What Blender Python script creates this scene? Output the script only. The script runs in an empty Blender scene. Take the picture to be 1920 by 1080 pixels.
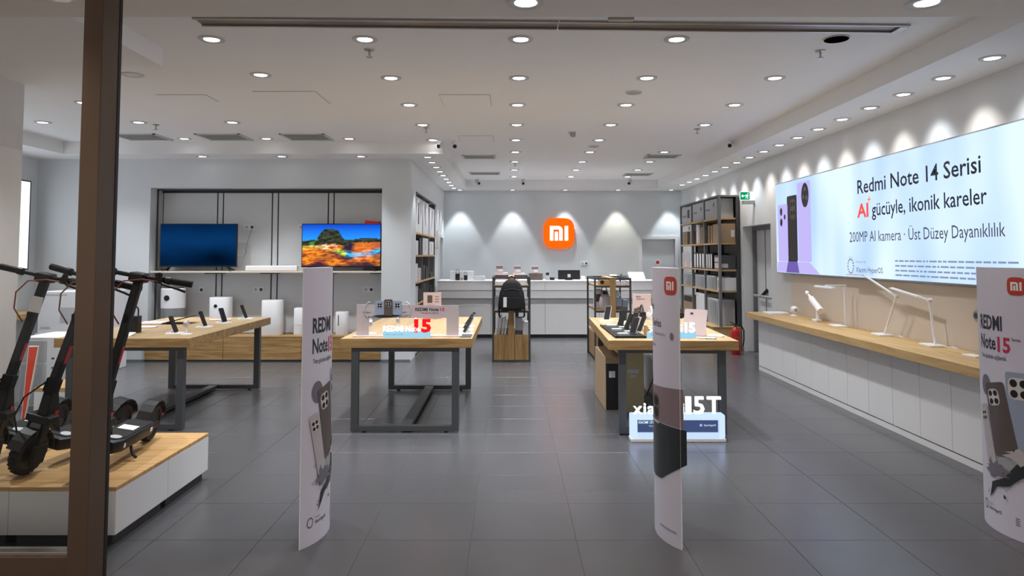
import bpy, bmesh, math, random
from mathutils import Vector, Matrix, noise
random.seed(7)
S = bpy.context.scene
COL = S.collection

# ---------------------------------------------------------------- camera, world, exposure
cam_data = bpy.data.cameras.new('camera')
cam = bpy.data.objects.new('camera', cam_data)
COL.objects.link(cam)
cam.location = (0.0, 0.0, 1.62)
cam.rotation_euler = (math.radians(90 + 3.05), 0, 0)
cam_data.sensor_width = 36.0
cam_data.lens = 1335.0 / 1920.0 * 36.0
cam_data.shift_x = 3.0 / 1920.0
cam_data.shift_y = -133.0 / 1920.0
cam_data.clip_start = 0.05
S.camera = cam

S.view_settings.view_transform = 'Standard'
S.view_settings.look = 'None'
S.view_settings.gamma = 1.0
S.view_settings.use_curve_mapping = False
S.view_settings.exposure = 0.42

world = bpy.data.worlds.new('mall_ambient')
S.world = world
world.use_nodes = True
bg = world.node_tree.nodes['Background']
bg.inputs['Color'].default_value = (1.0, 0.92, 0.86, 1)
bg.inputs['Strength'].default_value = 0.52

GENERAL_W = 118.0      # ceiling downlights
WASH_W = 60.0         # wall washers in the dropped border
MALL_W = 50.0         # warm downlights of the mall passage

# ---------------------------------------------------------------- materials
def nt(name):
    m = bpy.data.materials.new(name)
    m.use_nodes = True
    return m, m.node_tree, m.node_tree.nodes['Principled BSDF']

def plain(name, col, rough=0.5, metal=0.0, var=0.04, scale=6.0, bump=0.0, spec=None, coat=0.0):
    m, t, b = nt(name)
    b.inputs['Roughness'].default_value = rough
    b.inputs['Metallic'].default_value = metal
    if spec is not None:
        b.inputs['Specular IOR Level'].default_value = spec
    b.inputs['Coat Weight'].default_value = coat
    tc = t.nodes.new('ShaderNodeTexCoord')
    nz = t.nodes.new('ShaderNodeTexNoise')
    nz.inputs['Scale'].default_value = scale
    nz.inputs['Detail'].default_value = 3
    t.links.new(tc.outputs['Object'], nz.inputs['Vector'])
    mx = t.nodes.new('ShaderNodeMix'); mx.data_type = 'RGBA'
    c = Vector(col)
    mx.inputs['A'].default_value = (*(c * (1 - var)), 1)
    mx.inputs['B'].default_value = (*(min(v * (1 + var), 1) for v in c), 1)
    t.links.new(nz.outputs['Fac'], mx.inputs['Factor'])
    t.links.new(mx.outputs['Result'], b.inputs['Base Color'])
    if bump:
        bp = t.nodes.new('ShaderNodeBump')
        bp.inputs['Strength'].default_value = bump
        bp.inputs['Distance'].default_value = 0.002
        n2 = t.nodes.new('ShaderNodeTexNoise'); n2.inputs['Scale'].default_value = scale * 30
        t.links.new(tc.outputs['Object'], n2.inputs['Vector'])
        t.links.new(n2.outputs['Fac'], bp.inputs['Height'])
        t.links.new(bp.outputs['Normal'], b.inputs['Normal'])
    return m

def wood(name, c1, c2, c3, rough=0.45, axis='X', scale=1.0):
    m, t, b = nt(name)
    b.inputs['Roughness'].default_value = rough
    tc = t.nodes.new('ShaderNodeTexCoord')
    mp = t.nodes.new('ShaderNodeMapping')
    s = {'X': (0.7, 9, 9), 'Y': (9, 0.7, 9), 'Z': (9, 9, 0.7)}[axis]
    mp.inputs['Scale'].default_value = tuple(v * scale for v in s)
    t.links.new(tc.outputs['Object'], mp.inputs['Vector'])
    n1 = t.nodes.new('ShaderNodeTexNoise')
    n1.inputs['Scale'].default_value = 2.0; n1.inputs['Detail'].default_value = 6; n1.inputs['Distortion'].default_value = 1.2
    t.links.new(mp.outputs['Vector'], n1.inputs['Vector'])
    n2 = t.nodes.new('ShaderNodeTexNoise')
    n2.inputs['Scale'].default_value = 14.0; n2.inputs['Detail'].default_value = 3
    t.links.new(mp.outputs['Vector'], n2.inputs['Vector'])
    ad = t.nodes.new('ShaderNodeMath'); ad.operation = 'MULTIPLY_ADD'
    t.links.new(n2.outputs['Fac'], ad.inputs[0]); ad.inputs[1].default_value = 0.3
    t.links.new(n1.outputs['Fac'], ad.inputs[2])
    cr = t.nodes.new('ShaderNodeValToRGB')
    e = cr.color_ramp.elements
    e[0].position = 0.45; e[0].color = (*c1, 1)
    e[1].position = 0.85; e[1].color = (*c3, 1)
    k = e.new(0.64); k.color = (*c2, 1)
    t.links.new(ad.outputs[0], cr.inputs['Fac'])
    t.links.new(cr.outputs['Color'], b.inputs['Base Color'])
    return m

def emit(name, col, strength, sampled=False):
    m = bpy.data.materials.new(name); m.use_nodes = True
    t = m.node_tree; t.nodes.clear()
    o = t.nodes.new('ShaderNodeOutputMaterial'); e = t.nodes.new('ShaderNodeEmission')
    e.inputs['Color'].default_value = (*col, 1); e.inputs['Strength'].default_value = strength
    t.links.new(e.outputs[0], o.inputs['Surface'])
    if not sampled:
        m.cycles.emission_sampling = 'NONE'
    return m

def glass(name, tint=(0.975, 0.98, 0.975), f=0.06, rough=0.02):
    m = bpy.data.materials.new(name); m.use_nodes = True
    t = m.node_tree; t.nodes.clear()
    o = t.nodes.new('ShaderNodeOutputMaterial')
    tr = t.nodes.new('ShaderNodeBsdfTransparent'); tr.inputs['Color'].default_value = (*tint, 1)
    gl = t.nodes.new('ShaderNodeBsdfGlossy'); gl.inputs['Roughness'].default_value = rough
    lw = t.nodes.new('ShaderNodeFresnel'); lw.inputs['IOR'].default_value = 1.18
    mx = t.nodes.new('ShaderNodeMixShader')
    t.links.new(lw.outputs[0], mx.inputs[0]); t.links.new(tr.outputs[0], mx.inputs[1]); t.links.new(gl.outputs[0], mx.inputs[2])
    t.links.new(mx.outputs[0], o.inputs['Surface'])
    return m

def attr_emit(name, strength):
    m = bpy.data.materials.new(name); m.use_nodes = True
    t = m.node_tree; t.nodes.clear()
    o = t.nodes.new('ShaderNodeOutputMaterial'); e = t.nodes.new('ShaderNodeEmission')
    a = t.nodes.new('ShaderNodeVertexColor'); a.layer_name = 'picture'
    t.links.new(a.outputs['Color'], e.inputs['Color']); e.inputs['Strength'].default_value = strength
    t.links.new(e.outputs[0], o.inputs['Surface'])
    return m

M = {}
M['ceiling'] = plain('ceiling_paint', (0.87, 0.865, 0.87), 0.85, var=0.015, scale=1.5)
M['mallceil'] = plain('mall_ceiling_paint', (0.80, 0.75, 0.70), 0.85, var=0.015)
M['wall'] = plain('wall_paint', (0.66, 0.69, 0.71), 0.7, var=0.02, scale=2, bump=0.05)
M['wallR'] = plain('wall_paint_light', (0.70, 0.71, 0.72), 0.7, var=0.02, scale=2)
M['soffit'] = plain('soffit_paint', (0.85, 0.85, 0.85), 0.8, var=0.015)
M['panelgrey'] = plain('niche_panel', (0.66, 0.68, 0.69), 0.55, var=0.02)
M['slot'] = plain('dark_slot', (0.025, 0.027, 0.03), 0.6)
M['void'] = plain('open_void', (0.003, 0.003, 0.003), 0.9, spec=0.0)
M['beige'] = plain('beige_laminate', (0.66, 0.58, 0.49), 0.5, var=0.02)
M['pillar'] = plain('pillar_paint', (0.70, 0.70, 0.71), 0.6, var=0.03)
M['pillarclad'] = plain('pillar_cladding', (0.82, 0.81, 0.80), 0.35, var=0.03)
M['tile'] = plain('floor_tile', (0.070, 0.071, 0.078), 0.27, var=0.07, scale=2.2)
M['grout'] = plain('grout', (0.075, 0.075, 0.078), 0.8)
M['white'] = plain('white_laminate', (0.74, 0.74, 0.75), 0.35, var=0.01)
M['whiteplastic'] = plain('white_plastic', (0.82, 0.82, 0.83), 0.3, var=0.01)
M['card_w'] = plain('white_card', (0.72, 0.72, 0.74), 0.6, var=0.03)
M['card_g'] = plain('grey_card', (0.46, 0.47, 0.49), 0.6, var=0.04)
M['card_b'] = plain('brown_card', (0.36, 0.25, 0.15), 0.75, var=0.10, scale=5)
M['card_o'] = plain('olive_card', (0.40, 0.34, 0.19), 0.75, var=0.06, scale=5)
M['card_p'] = plain('pink_card', (0.62, 0.50, 0.50), 0.55, var=0.03)
M['mauve'] = plain('mauve_card', (0.50, 0.44, 0.45), 0.5, var=0.02)
M['black'] = plain('black_plastic', (0.010, 0.010, 0.011), 0.48, var=0.1, spec=0.35)
M['blackmat'] = plain('black_matte', (0.013, 0.013, 0.014), 0.75, var=0.15, scale=20, spec=0.3)
M['rubber'] = plain('rubber', (0.014, 0.013, 0.013), 0.75, var=0.2)
M['darkgrey'] = plain('dark_grey_metal', (0.075, 0.080, 0.085), 0.42, metal=0.3, var=0.05)
M['rackmetal'] = plain('rack_metal', (0.055, 0.060, 0.065), 0.45, metal=0.3, var=0.05)
M['shelfgrey'] = plain('shelf_grey_metal', (0.17, 0.175, 0.185), 0.45, var=0.04)
M['shelfback'] = plain('shelf_back_panel', (0.13, 0.13, 0.14), 0.6, var=0.05)
M['kick'] = plain('kickboard', (0.045, 0.048, 0.052), 0.5)
M['silver'] = plain('silver_grey_plastic', (0.33, 0.34, 0.36), 0.3, metal=0.4, var=0.03)
M['steel'] = plain('brushed_steel', (0.42, 0.38, 0.34), 0.28, metal=0.9, var=0.12, scale=1.5)
M['bronze'] = plain('bronze_aluminium', (0.125, 0.080, 0.052), 0.36, metal=0.35, var=0.05)
M['trackbed'] = plain('track_bed_metal', (0.20, 0.17, 0.145), 0.35, metal=0.6, var=0.25, scale=1.2)
M['bronzedark'] = plain('dark_gasket', (0.012, 0.010, 0.009), 0.5)
M['greyplastic'] = plain('grey_plastic', (0.35, 0.36, 0.37), 0.4)
M['vent'] = plain('vent_paint', (0.62, 0.62, 0.61), 0.6)
M['ventdark'] = plain('vent_dark', (0.06, 0.06, 0.06), 0.7)
M['red'] = plain('red_paint', (0.50, 0.015, 0.018), 0.3, var=0.05)
M['redboard'] = plain('red_board', (0.68, 0.06, 0.025), 0.5, var=0.03)
M['cablered'] = plain('cable_red', (0.25, 0.05, 0.04), 0.5)
M['green'] = emit('exit_green', (0.0, 0.30, 0.12), 0.8)
M['exitwhite'] = emit('exit_white', (0.9, 1.0, 0.95), 0.9)
M['navy'] = plain('navy_ink', (0.018, 0.028, 0.05), 0.6)
M['greyink'] = plain('grey_ink', (0.12, 0.13, 0.18), 0.6)
M['paleink'] = plain('pale_ink', (0.30, 0.32, 0.42), 0.6)
M['ink'] = plain('black_ink', (0.03, 0.03, 0.045), 0.6)
M['inksoft'] = plain('soft_ink', (0.16, 0.15, 0.19), 0.6)
M['redink'] = plain('red_ink', (0.55, 0.02, 0.08), 0.5)
M['aiink'] = emit('ai_coral', (0.85, 0.10, 0.08), 0.85)
M['orangeink'] = emit('spark_orange', (0.95, 0.25, 0.05), 0.85)
M['banner'] = plain('banner_print', (0.64, 0.625, 0.73), 0.42, var=0.02)
M['bannerlogo'] = plain('logo_red', (0.52, 0.045, 0.025), 0.45)
M['whiteink'] = plain('white_ink', (0.85, 0.85, 0.85), 0.5)
M['phonebrown'] = plain('phone_brown', (0.10, 0.075, 0.065), 0.35)
M['phoneblue'] = plain('phone_blue_grey', (0.30, 0.36, 0.47), 0.35)
M['phonesilver'] = plain('phone_silver', (0.48, 0.44, 0.46), 0.35)
M['phonemauve'] = plain('phone_mauve', (0.25, 0.18, 0.20), 0.4)
M['phonedark'] = plain('phone_dark', (0.022, 0.026, 0.028), 0.3)
M['camring'] = plain('camera_ring', (0.62, 0.58, 0.56), 0.3)
M['lilac'] = emit('print_lilac', (0.52, 0.46, 0.88), 0.82)
M['lilacdark'] = emit('print_lilac_dark', (0.22, 0.16, 0.55), 0.6)
M['backlitgrey'] = emit('backlit_grey_print', (0.30, 0.37, 0.55), 0.65)
M['printblack'] = plain('print_black', (0.02, 0.022, 0.022), 0.5)
M['phoneblueback'] = plain('blue_phone_back', (0.05, 0.09, 0.28), 0.3)
M['orange_logo'] = emit('orange_logo_face', (1.0, 0.115, 0.003), 1.0)
M['white_logo'] = emit('white_logo_mark', (1.0, 1.0, 1.0), 1.3)
M['lens'] = emit('downlight_lens', (1.0, 0.99, 0.97), 7.0)
M['lensdim'] = plain('downlight_lens_off', (0.70, 0.69, 0.66), 0.4)
M['ring'] = plain('downlight_ring', (0.58, 0.57, 0.56), 0.5)
M['lightbox'] = emit('lightbox_face', (0.85, 0.90, 1.0), 1.2, True)
M['neonwhite'] = emit('neon_white', (0.85, 1.0, 1.0), 1.0, True)
M['neonred'] = emit('neon_red', (1.0, 0.008, 0.015), 1.0, True)
M['cyanbox'] = emit('cyan_lightbox', (0.42, 0.78, 1.0), 0.65, True)
M['showcase'] = emit('showcase_glow', (0.52, 0.66, 1.0), 0.95, True)
M['showface'] = emit('showcase_screen', (0.05, 0.07, 0.15), 1.0)
M['screenblue'] = attr_emit('screen_dark_blue', 1.0)
M['screenpic'] = attr_emit('screen_picture', 1.15)
M['glass'] = glass('storefront_glass')
M['acrylic'] = glass('clear_acrylic', (0.9, 0.93, 0.97))
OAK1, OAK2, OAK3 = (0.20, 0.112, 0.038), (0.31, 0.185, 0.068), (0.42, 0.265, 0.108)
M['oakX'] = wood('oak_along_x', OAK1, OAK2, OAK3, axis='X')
M['oakY'] = wood('oak_along_y', (0.40, 0.25, 0.10), (0.50, 0.33, 0.145), (0.58, 0.40, 0.19), axis='Y')
M['oakZ'] = wood('oak_along_z', OAK1, OAK2, OAK3, axis='Z')
M['oaklight'] = wood('oak_light_top', (0.34, 0.23, 0.11), (0.41, 0.285, 0.145), (0.47, 0.34, 0.185), axis='Y', scale=0.7)
M['oakwarm'] = wood('oak_warm_x', (0.42, 0.24, 0.085), (0.53, 0.32, 0.13), (0.62, 0.40, 0.18), axis='X', scale=0.9)

# ---------------------------------------------------------------- mesh helpers
class MB:
    def __init__(s):
        s.v = []; s.f = []
    def add(s, vs, fs):
        o = len(s.v); s.v += [tuple(p) for p in vs]; s.f += [tuple(i + o for i in f) for f in fs]; return s
    def box(s, x0, x1, y0, y1, z0, z1):
        if x0 > x1: x0, x1 = x1, x0
        if y0 > y1: y0, y1 = y1, y0
        if z0 > z1: z0, z1 = z1, z0
        return s.add([(x0,y0,z0),(x1,y0,z0),(x1,y1,z0),(x0,y1,z0),(x0,y0,z1),(x1,y0,z1),(x1,y1,z1),(x0,y1,z1)],
                     [(0,3,2,1),(4,5,6,7),(0,1,5,4),(1,2,6,5),(2,3,7,6),(3,0,4,7)])
    def cyl(s, p0, p1, r0, r1=None, n=12, caps=True):
        r1 = r0 if r1 is None else r1
        p0 = Vector(p0); p1 = Vector(p1); d = (p1 - p0).normalized()
        a = d.orthogonal().normalized(); b = d.cross(a)
        vs = []
        for p, r in ((p0, r0), (p1, r1)):
            for i in range(n):
                t = 2 * math.pi * i / n
                vs.append(p + (a * math.cos(t) + b * math.sin(t)) * r)
        fs = [(i, (i + 1) % n, n + (i + 1) % n, n + i) for i in range(n)]
        if caps: fs += [tuple(range(n))[::-1], tuple(range(n, 2 * n))]
        return s.add(vs, fs)
    def bar(s, p0, p1, w, h, up=(0, 0, 1)):
        p0 = Vector(p0); p1 = Vector(p1); d = (p1 - p0).normalized(); up = Vector(up)
        a = d.cross(up)
        if a.length < 1e-4: a = d.orthogonal()
        a.normalize(); b = a.cross(d).normalized()
        vs = []
        for p in (p0, p1):
            for sx, sy in ((-1,-1),(1,-1),(1,1),(-1,1)):
                vs.append(p + a * sx * w / 2 + b * sy * h / 2)
        return s.add(vs, [(0,1,2,3),(7,6,5,4),(0,4,5,1),(1,5,6,2),(2,6,7,3),(3,7,4,0)])
    def tube(s, pts, r, n=8):
        pts = [Vector(p) for p in pts]; rings = []; vs = []
        prev = None
        for i, p in enumerate(pts):
            d = (pts[min(i + 1, len(pts) - 1)] - pts[max(i - 1, 0)]).normalized()
            a = d.orthogonal().normalized() if prev is None else (prev - d * prev.dot(d)).normalized()
            prev = a; b = d.cross(a)
            for k in range(n):
                t = 2 * math.pi * k / n
                vs.append(p + (a * math.cos(t) + b * math.sin(t)) * r)
        fs = []
        for i in range(len(pts) - 1):
            for k in range(n):
                fs.append((i*n+k, i*n+(k+1)%n, (i+1)*n+(k+1)%n, (i+1)*n+k))
        fs += [tuple(range(n))[::-1], tuple(range((len(pts)-1)*n, len(pts)*n))]
        return s.add(vs, fs)
    def lathe(s, prof, c=(0, 0, 0), n=24, axis='Z'):
        vs = []
        for r, h in prof:
            for k in range(n):
                t = 2 * math.pi * k / n
                a, b = r * math.cos(t), r * math.sin(t)
                vs.append({'Z': (c[0]+a, c[1]+b, c[2]+h), 'Y': (c[0]+a, c[1]+h, c[2]+b), 'X': (c[0]+h, c[1]+a, c[2]+b)}[axis])
        fs = []
        for i in range(len(prof) - 1):
            for k in range(n):
                fs.append((i*n+k, i*n+(k+1)%n, (i+1)*n+(k+1)%n, (i+1)*n+k))
        if prof[0][0] > 1e-5: fs.append(tuple(range(n))[::-1])
        if prof[-1][0] > 1e-5: fs.append(tuple(range((len(prof)-1)*n, len(prof)*n)))
        return s.add(vs, fs)
    def prism(s, pts, fn0, fn1):
        """polygon pts (2d) mapped by fn0 and fn1 to the two end faces"""
        n = len(pts)
        return s.add([fn0(p) for p in pts] + [fn1(p) for p in pts],
                     [tuple(range(n))[::-1], tuple(range(n, 2*n))] + [(i, (i+1)%n, n+(i+1)%n, n+i) for i in range(n)])
    def move(s, mat):
        s.v = [tuple(mat @ Vector(p)) for p in s.v]; return s

def rrect(w, h, r, n=5, cx=0, cy=0):
    pts = []
    for ax, ay, a0 in ((w/2-r, h/2-r, 0), (-w/2+r, h/2-r, 90), (-w/2+r, -h/2+r, 180), (w/2-r, -h/2+r, 270)):
        for k in range(n + 1):
            t = math.radians(a0 + 90 * k / n)
            pts.append((cx + ax + r * math.cos(t), cy + ay + r * math.sin(t)))
    return pts

def squircle(w, n=40, p=3.6, cx=0, cy=0):
    pts = []
    for k in range(n):
        t = 2 * math.pi * k / n
        c, s_ = math.cos(t), math.sin(t)
        pts.append((cx + w/2*math.copysign(abs(c)**(2/p), c), cy + w/2*math.copysign(abs(s_)**(2/p), s_)))
    return pts

def circle(r, n=20, cx=0, cy=0, ry=None):
    return [(cx + r*math.cos(2*math.pi*k/n), cy + (ry or r)*math.sin(2*math.pi*k/n)) for k in range(n)]

def mesh_of(name, mb, smooth=False, bevel=0.0, seg=2):
    me = bpy.data.meshes.new(name)
    me.from_pydata(mb.v, [], mb.f)
    bm = bmesh.new(); bm.from_mesh(me)
    bmesh.ops.recalc_face_normals(bm, faces=bm.faces)
    if bevel > 0:
        es = [e for e in bm.edges if len(e.link_faces) == 2 and e.calc_face_angle(0) > 0.6]
        bmesh.ops.bevel(bm, geom=es, offset=bevel, segments=seg, affect='EDGES', profile=0.5, clamp_overlap=True)
    if smooth:
        for f in bm.faces: f.smooth = True
        for e in bm.edges:
            if len(e.link_faces) == 2 and e.calc_face_angle(0) > 0.7: e.smooth = False
    bm.to_mesh(me); bm.free()
    return me

ORIG = {}
def origin_of(o):
    return ORIG.get(o.name, Vector((0, 0, 0))) if o else Vector((0, 0, 0))

def tag(o, label, cat, group=None, kind=None):
    if label: o['label'] = label
    if cat: o['category'] = cat
    if group: o['group'] = group
    if kind: o['kind'] = kind
    return o

def thing(name, label, cat, loc=(0, 0, 0), group=None, kind=None):
    o = bpy.data.objects.new(name, None); COL.objects.link(o)
    o.empty_display_size = 0.1
    o.location = loc
    ORIG[o.name] = Vector(loc)
    return tag(o, label, cat, group, kind)

def part(name, mb, mat, parent=None, smooth=False, bevel=0.0, label=None, seg=2):
    """one mesh object; the shape comes in world coordinates and is stored relative to its thing"""
    og = origin_of(parent)
    if og.length: mb.v = [(p[0]-og.x, p[1]-og.y, p[2]-og.z) for p in mb.v]
    me = mesh_of(name, mb, smooth, bevel, seg)
    me.materials.append(M[mat] if isinstance(mat, str) else mat)
    o = bpy.data.objects.new(name, me); COL.objects.link(o)
    if parent:
        o.parent = parent; ORIG[o.name] = og
    if label: o['label'] = label
    return o

def solo(name, mb, mat, label, cat, group=None, smooth=False, bevel=0.0, kind=None, seg=2):
    xs, ys, zs = zip(*mb.v)
    c = Vector(((min(xs)+max(xs))/2, (min(ys)+max(ys))/2, min(zs)))
    mb.v = [(p[0]-c.x, p[1]-c.y, p[2]-c.z) for p in mb.v]
    me = mesh_of(name, mb, smooth, bevel, seg)
    me.materials.append(M[mat] if isinstance(mat, str) else mat)
    o = bpy.data.objects.new(name, me); COL.objects.link(o); o.location = c
    ORIG[o.name] = c
    return tag(o, label, cat, group, kind)

def struct(name, mb, mat, label, cat, **k):
    return solo(name, mb, mat, label, cat, kind='structure', **k)

def B(*a):
    return MB().box(*a)

def copy_tree(o, parent=None):
    c = o.copy(); COL.objects.link(c)
    if parent: c.parent = parent
    for ch in list(o.children):
        if ch.type != 'LIGHT': copy_tree(ch, c)
    return c

ORD = ['first', 'second', 'third', 'fourth', 'fifth', 'sixth', 'seventh', 'eighth', 'ninth', 'tenth', 'eleventh', 'twelfth', 'thirteenth', 'fourteenth', 'fifteenth']

# ---------------------------------------------------------------- lettering and flat print
_tc = {}
def text_data(s, bold=0.0):
    key = (s, bold)
    if key not in _tc:
        cu = bpy.data.curves.new('lettering', 'FONT')
        cu.body = s; cu.size = 1.0; cu.resolution_u = 2; cu.offset = bold
        o = bpy.data.objects.new('lettering', cu); COL.objects.link(o)
        dg = bpy.context.evaluated_depsgraph_get(); dg.update()
        me = bpy.data.meshes.new_from_object(o.evaluated_get(dg))
        vs = [(v.co.x, v.co.y) for v in me.vertices]; fs = [tuple(p.vertices) for p in me.polygons]
        bpy.data.objects.remove(o); bpy.data.curves.remove(cu); bpy.data.meshes.remove(me)
        x0 = min(v[0] for v in vs); x1 = max(v[0] for v in vs)
        _tc[key] = ([((v[0]-x0)/(x1-x0), v[1]) for v in vs], fs, x1-x0)
    return _tc[key]

def text_mb(s, fn, u0, u1, v0, cap, bold=0.0, depth=0.0):
    """text from u0 to u1 with baseline v0 and cap height cap; fn(u, v, d) gives the world point at depth d"""
    vs, fs, w = text_data(s, bold)
    k = cap / 0.70
    mb = MB()
    P = [(u0 + (u1-u0)*a, v0 + b*k) for a, b in vs]
    if depth <= 0:
        return mb.add([fn(a, b, 0.0) for a, b in P], fs)
    n = len(P)
    cnt = {}
    for f in fs:
        for i in range(len(f)):
            e = (f[i], f[(i+1) % len(f)])
            cnt[e] = cnt.get(e, 0) + 1
    side = [(a, b, b+n, a+n) for (a, b) in cnt if (b, a) not in cnt]
    return mb.add([fn(a, b, 0.0) for a, b in P] + [fn(a, b, depth) for a, b in P],
                  [f[::-1] for f in fs] + [tuple(i+n for i in f) for f in fs] + side)

def words(name, s, fn, u0, u1, v0, cap, mat, parent, bold=0.0, depth=0.0, label=None):
    """one part per word, spread from u0 to u1"""
    ws = s.split(' ')
    tot = text_data(s, bold)[2]
    k = (u1-u0) / tot
    for i, w in enumerate(ws):
        if not w: continue
        end = text_data(' '.join(ws[:i+1]), bold)[2]
        ww = text_data(w, bold)[2]
        part(name, text_mb(w, fn, u0+(end-ww)*k, u0+end*k, v0, cap, bold, depth), mat, parent, label=label)

def flat_mb(pts, fn, d=0.0):
    return MB().add([fn(p[0], p[1], d) for p in pts], [tuple(range(len(pts)))])

def strip_mb(pts, fn, d=0.0, step=0.02):
    """polygon cut into upright strips so that it follows a curved face"""
    bm = bmesh.new()
    vs = [bm.verts.new((p[0], p[1], 0)) for p in pts]
    bm.faces.new(vs)
    u0 = min(p[0] for p in pts); u1 = max(p[0] for p in pts)
    u = u0 + step
    while u < u1 - 1e-4:
        bmesh.ops.bisect_plane(bm, geom=bm.verts[:]+bm.edges[:]+bm.faces[:], plane_co=(u, 0, 0), plane_no=(1, 0, 0))
        u += step
    bmesh.ops.triangulate(bm, faces=[f for f in bm.faces if len(f.verts) > 4])
    bm.verts.index_update()
    mb = MB().add([fn(v.co.x, v.co.y, d) for v in bm.verts], [tuple(v.index for v in f.verts) for f in bm.faces])
    bm.free()
    return mb

def plane_fn(O, right, up, nrm):
    O, right, up, nrm = Vector(O), Vector(right), Vector(up), Vector(nrm)
    return lambda u, v, d: tuple(O + right*u + up*v + nrm*d)

def mi_mark(cx, cy, w):
    """the three strokes of the mi mark inside a field of width w, as polygons"""
    t = w*0.19; h = w*0.80; x0 = cx-w/2; y0 = cy-h/2; y1 = cy+h/2; r = w*0.24
    xr = x0+w*0.70
    outer = [(x0, y0), (x0, y1)]
    arc = [(xr-r+r*math.sin(a*math.pi/12), y1-r+r*math.cos(a*math.pi/12)) for a in range(7)]
    inner = [(xr-r+(r-t)*math.sin(a*math.pi/12), y1-r+(r-t)*math.cos(a*math.pi/12)) for a in range(7)][::-1]
    m = outer + arc + [(xr, y0), (xr-t, y0)] + inner + [(x0+t, y1-t), (x0+t, y0)]
    mid = [(x0+w*0.265, y0), (x0+w*0.265, y0+h*0.60), (x0+w*0.265+t*0.95, y0+h*0.60), (x0+w*0.265+t*0.95, y0)]
    i = [(cx+w/2-t, y0), (cx+w/2-t, y1), (cx+w/2, y1), (cx+w/2, y0)]
    return [m, mid, i]
# ---------------------------------------------------------------- room shell
XL, XR, YB, YT = -7.30, 3.94, 16.40, 10.95      # left wall, right wall, back wall, television wall
XS, ZC, ZS = -1.53, 3.28, 3.10                  # side wall of the deep bay, ceiling, dropped border
YF = 4.36                                       # shop ceiling meets the mall ceiling

floor = struct('floor', B(-9.0, 7.0, -4.0, YB+0.3, -0.10, -0.003), 'grout', 'dark grey grout bed under the large grey floor tiles', 'floor')
tile_w = 0.597
tile_me = mesh_of('tile', B(-tile_w/2, tile_w/2, -tile_w/2, tile_w/2, -0.010, 0.0), bevel=0.0012, seg=1)
tile_me.materials.append(M['tile'])
spots = []
for i in range(-12, 9):
    for j in range(-9, 21):
        x = -0.225 + 0.6*i + 0.3; y = 4.142 + 0.6*j + 0.3
        if x < -7.6 or x > 4.2 or y > YB+0.1: continue
        near = y + 0.3
        seen = near > 3.5 and abs(x)-0.3 < near*0.74
        spots.append((0 if seen else 1, y, abs(x), x, y))
spots.sort()
rest = MB()
og = ORIG[floor.name]
for k, (_, _, _, x, y) in enumerate(spots):
    if k < 300:
        o = bpy.data.objects.new('tile', tile_me); COL.objects.link(o)
        o.parent = floor; o.location = (x-og.x, y-og.y, -og.z)
    else:
        rest.box(x-tile_w/2, x+tile_w/2, y-tile_w/2, y+tile_w/2, -0.010, 0.0)
r_ = part('tile_field', rest, 'tile', floor); r_['kind'] = 'stuff'

struct('ceiling', B(XL-0.2, XR+0.2, YF, YB+0.2, ZC, ZC+0.15), 'ceiling', 'flat white painted shop ceiling with recessed downlights', 'ceiling')
struct('ceiling_mall', B(-9.0, 7.0, -4.0, YF, ZS, ZC+0.15), 'mallceil', 'warm beige ceiling of the mall passage before the shop', 'ceiling')
struct('ceiling_soffit', B(3.26, XR, YF, 15.70, ZS, ZC), 'soffit', 'white dropped ceiling border along the lightbox wall', 'soffit')
struct('ceiling_soffit', B(-0.98, XR, 15.70, YB, ZS, ZC), 'soffit', 'white dropped ceiling border above the orange logo wall', 'soffit')
struct('ceiling_soffit', B(XS-0.02, -0.98, 10.35, YB, ZS, ZC), 'soffit', 'white dropped ceiling border beside the wall with recessed shelves', 'soffit')
struct('ceiling_soffit', B(XL, XS-0.02, 10.35, YT+0.4, ZS, ZC), 'soffit', 'white dropped ceiling border above the television niche', 'soffit')
struct('ceiling_soffit', B(XL, -6.55, 7.0, 10.35, ZS, ZC), 'soffit', 'white dropped ceiling border behind the pale pillar', 'soffit')
struct('ceiling_bulkhead', B(-6.4, -2.79, YF, 5.64, 3.13, ZC), 'soffit', 'white dropped ceiling box above the electric scooters', 'soffit')

struct('wall_back', MB().box(XS, 3.03, YB, YB+0.2, 0, ZS).box(3.03, 3.79, YB, YB+0.2, 1.985, ZS).box(3.79, XR, YB, YB+0.2, 0, ZS), 'wall',
       'pale grey back wall with the orange logo', 'wall')
# right wall with a recessed exit door
DY0, DY1, DH = 10.78, 12.08, 2.10
wr = struct('wall_right', MB().box(XR, XR+0.35, 3.2, DY0, 0, ZC).box(XR, XR+0.35, DY1, YB+0.2, 0, ZC).box(XR, XR+0.35, DY0, DY1, DH, ZC), 'wallR',
            'light grey side wall carrying the large lightbox sign', 'wall')
struct('wall_left', B(XL-0.2, XL, 3.2, YT+0.4, 0, ZC), 'wall', 'pale grey wall behind the pillar with a small lightbox', 'wall')
# television wall with its niche
NX0, NX1, NZ0, NZ1, NY = -5.55, -1.98, 0.39, 2.655, 11.31
wt = struct('wall_niche', B(NX0, NX1, NY+0.02, 11.50, 0, NZ1), 'wall', 'grey rear of the television niche with upright panels', 'wall')
struct('wall_front_left', B(XL, NX0, YT, 11.50, 0, ZS), 'wall', 'pale grey wall between the pillar and the television niche', 'wall')
struct('wall_front_right', B(NX1, XS, YT, 11.50, 0, ZS), 'wall', 'pale grey wall end between the television niche and the recessed shelves', 'wall')
struct('wall_front_top', B(NX0, NX1, YT, 11.50, NZ1, ZS), 'wall', 'pale grey wall strip above the television niche', 'wall')
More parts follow.
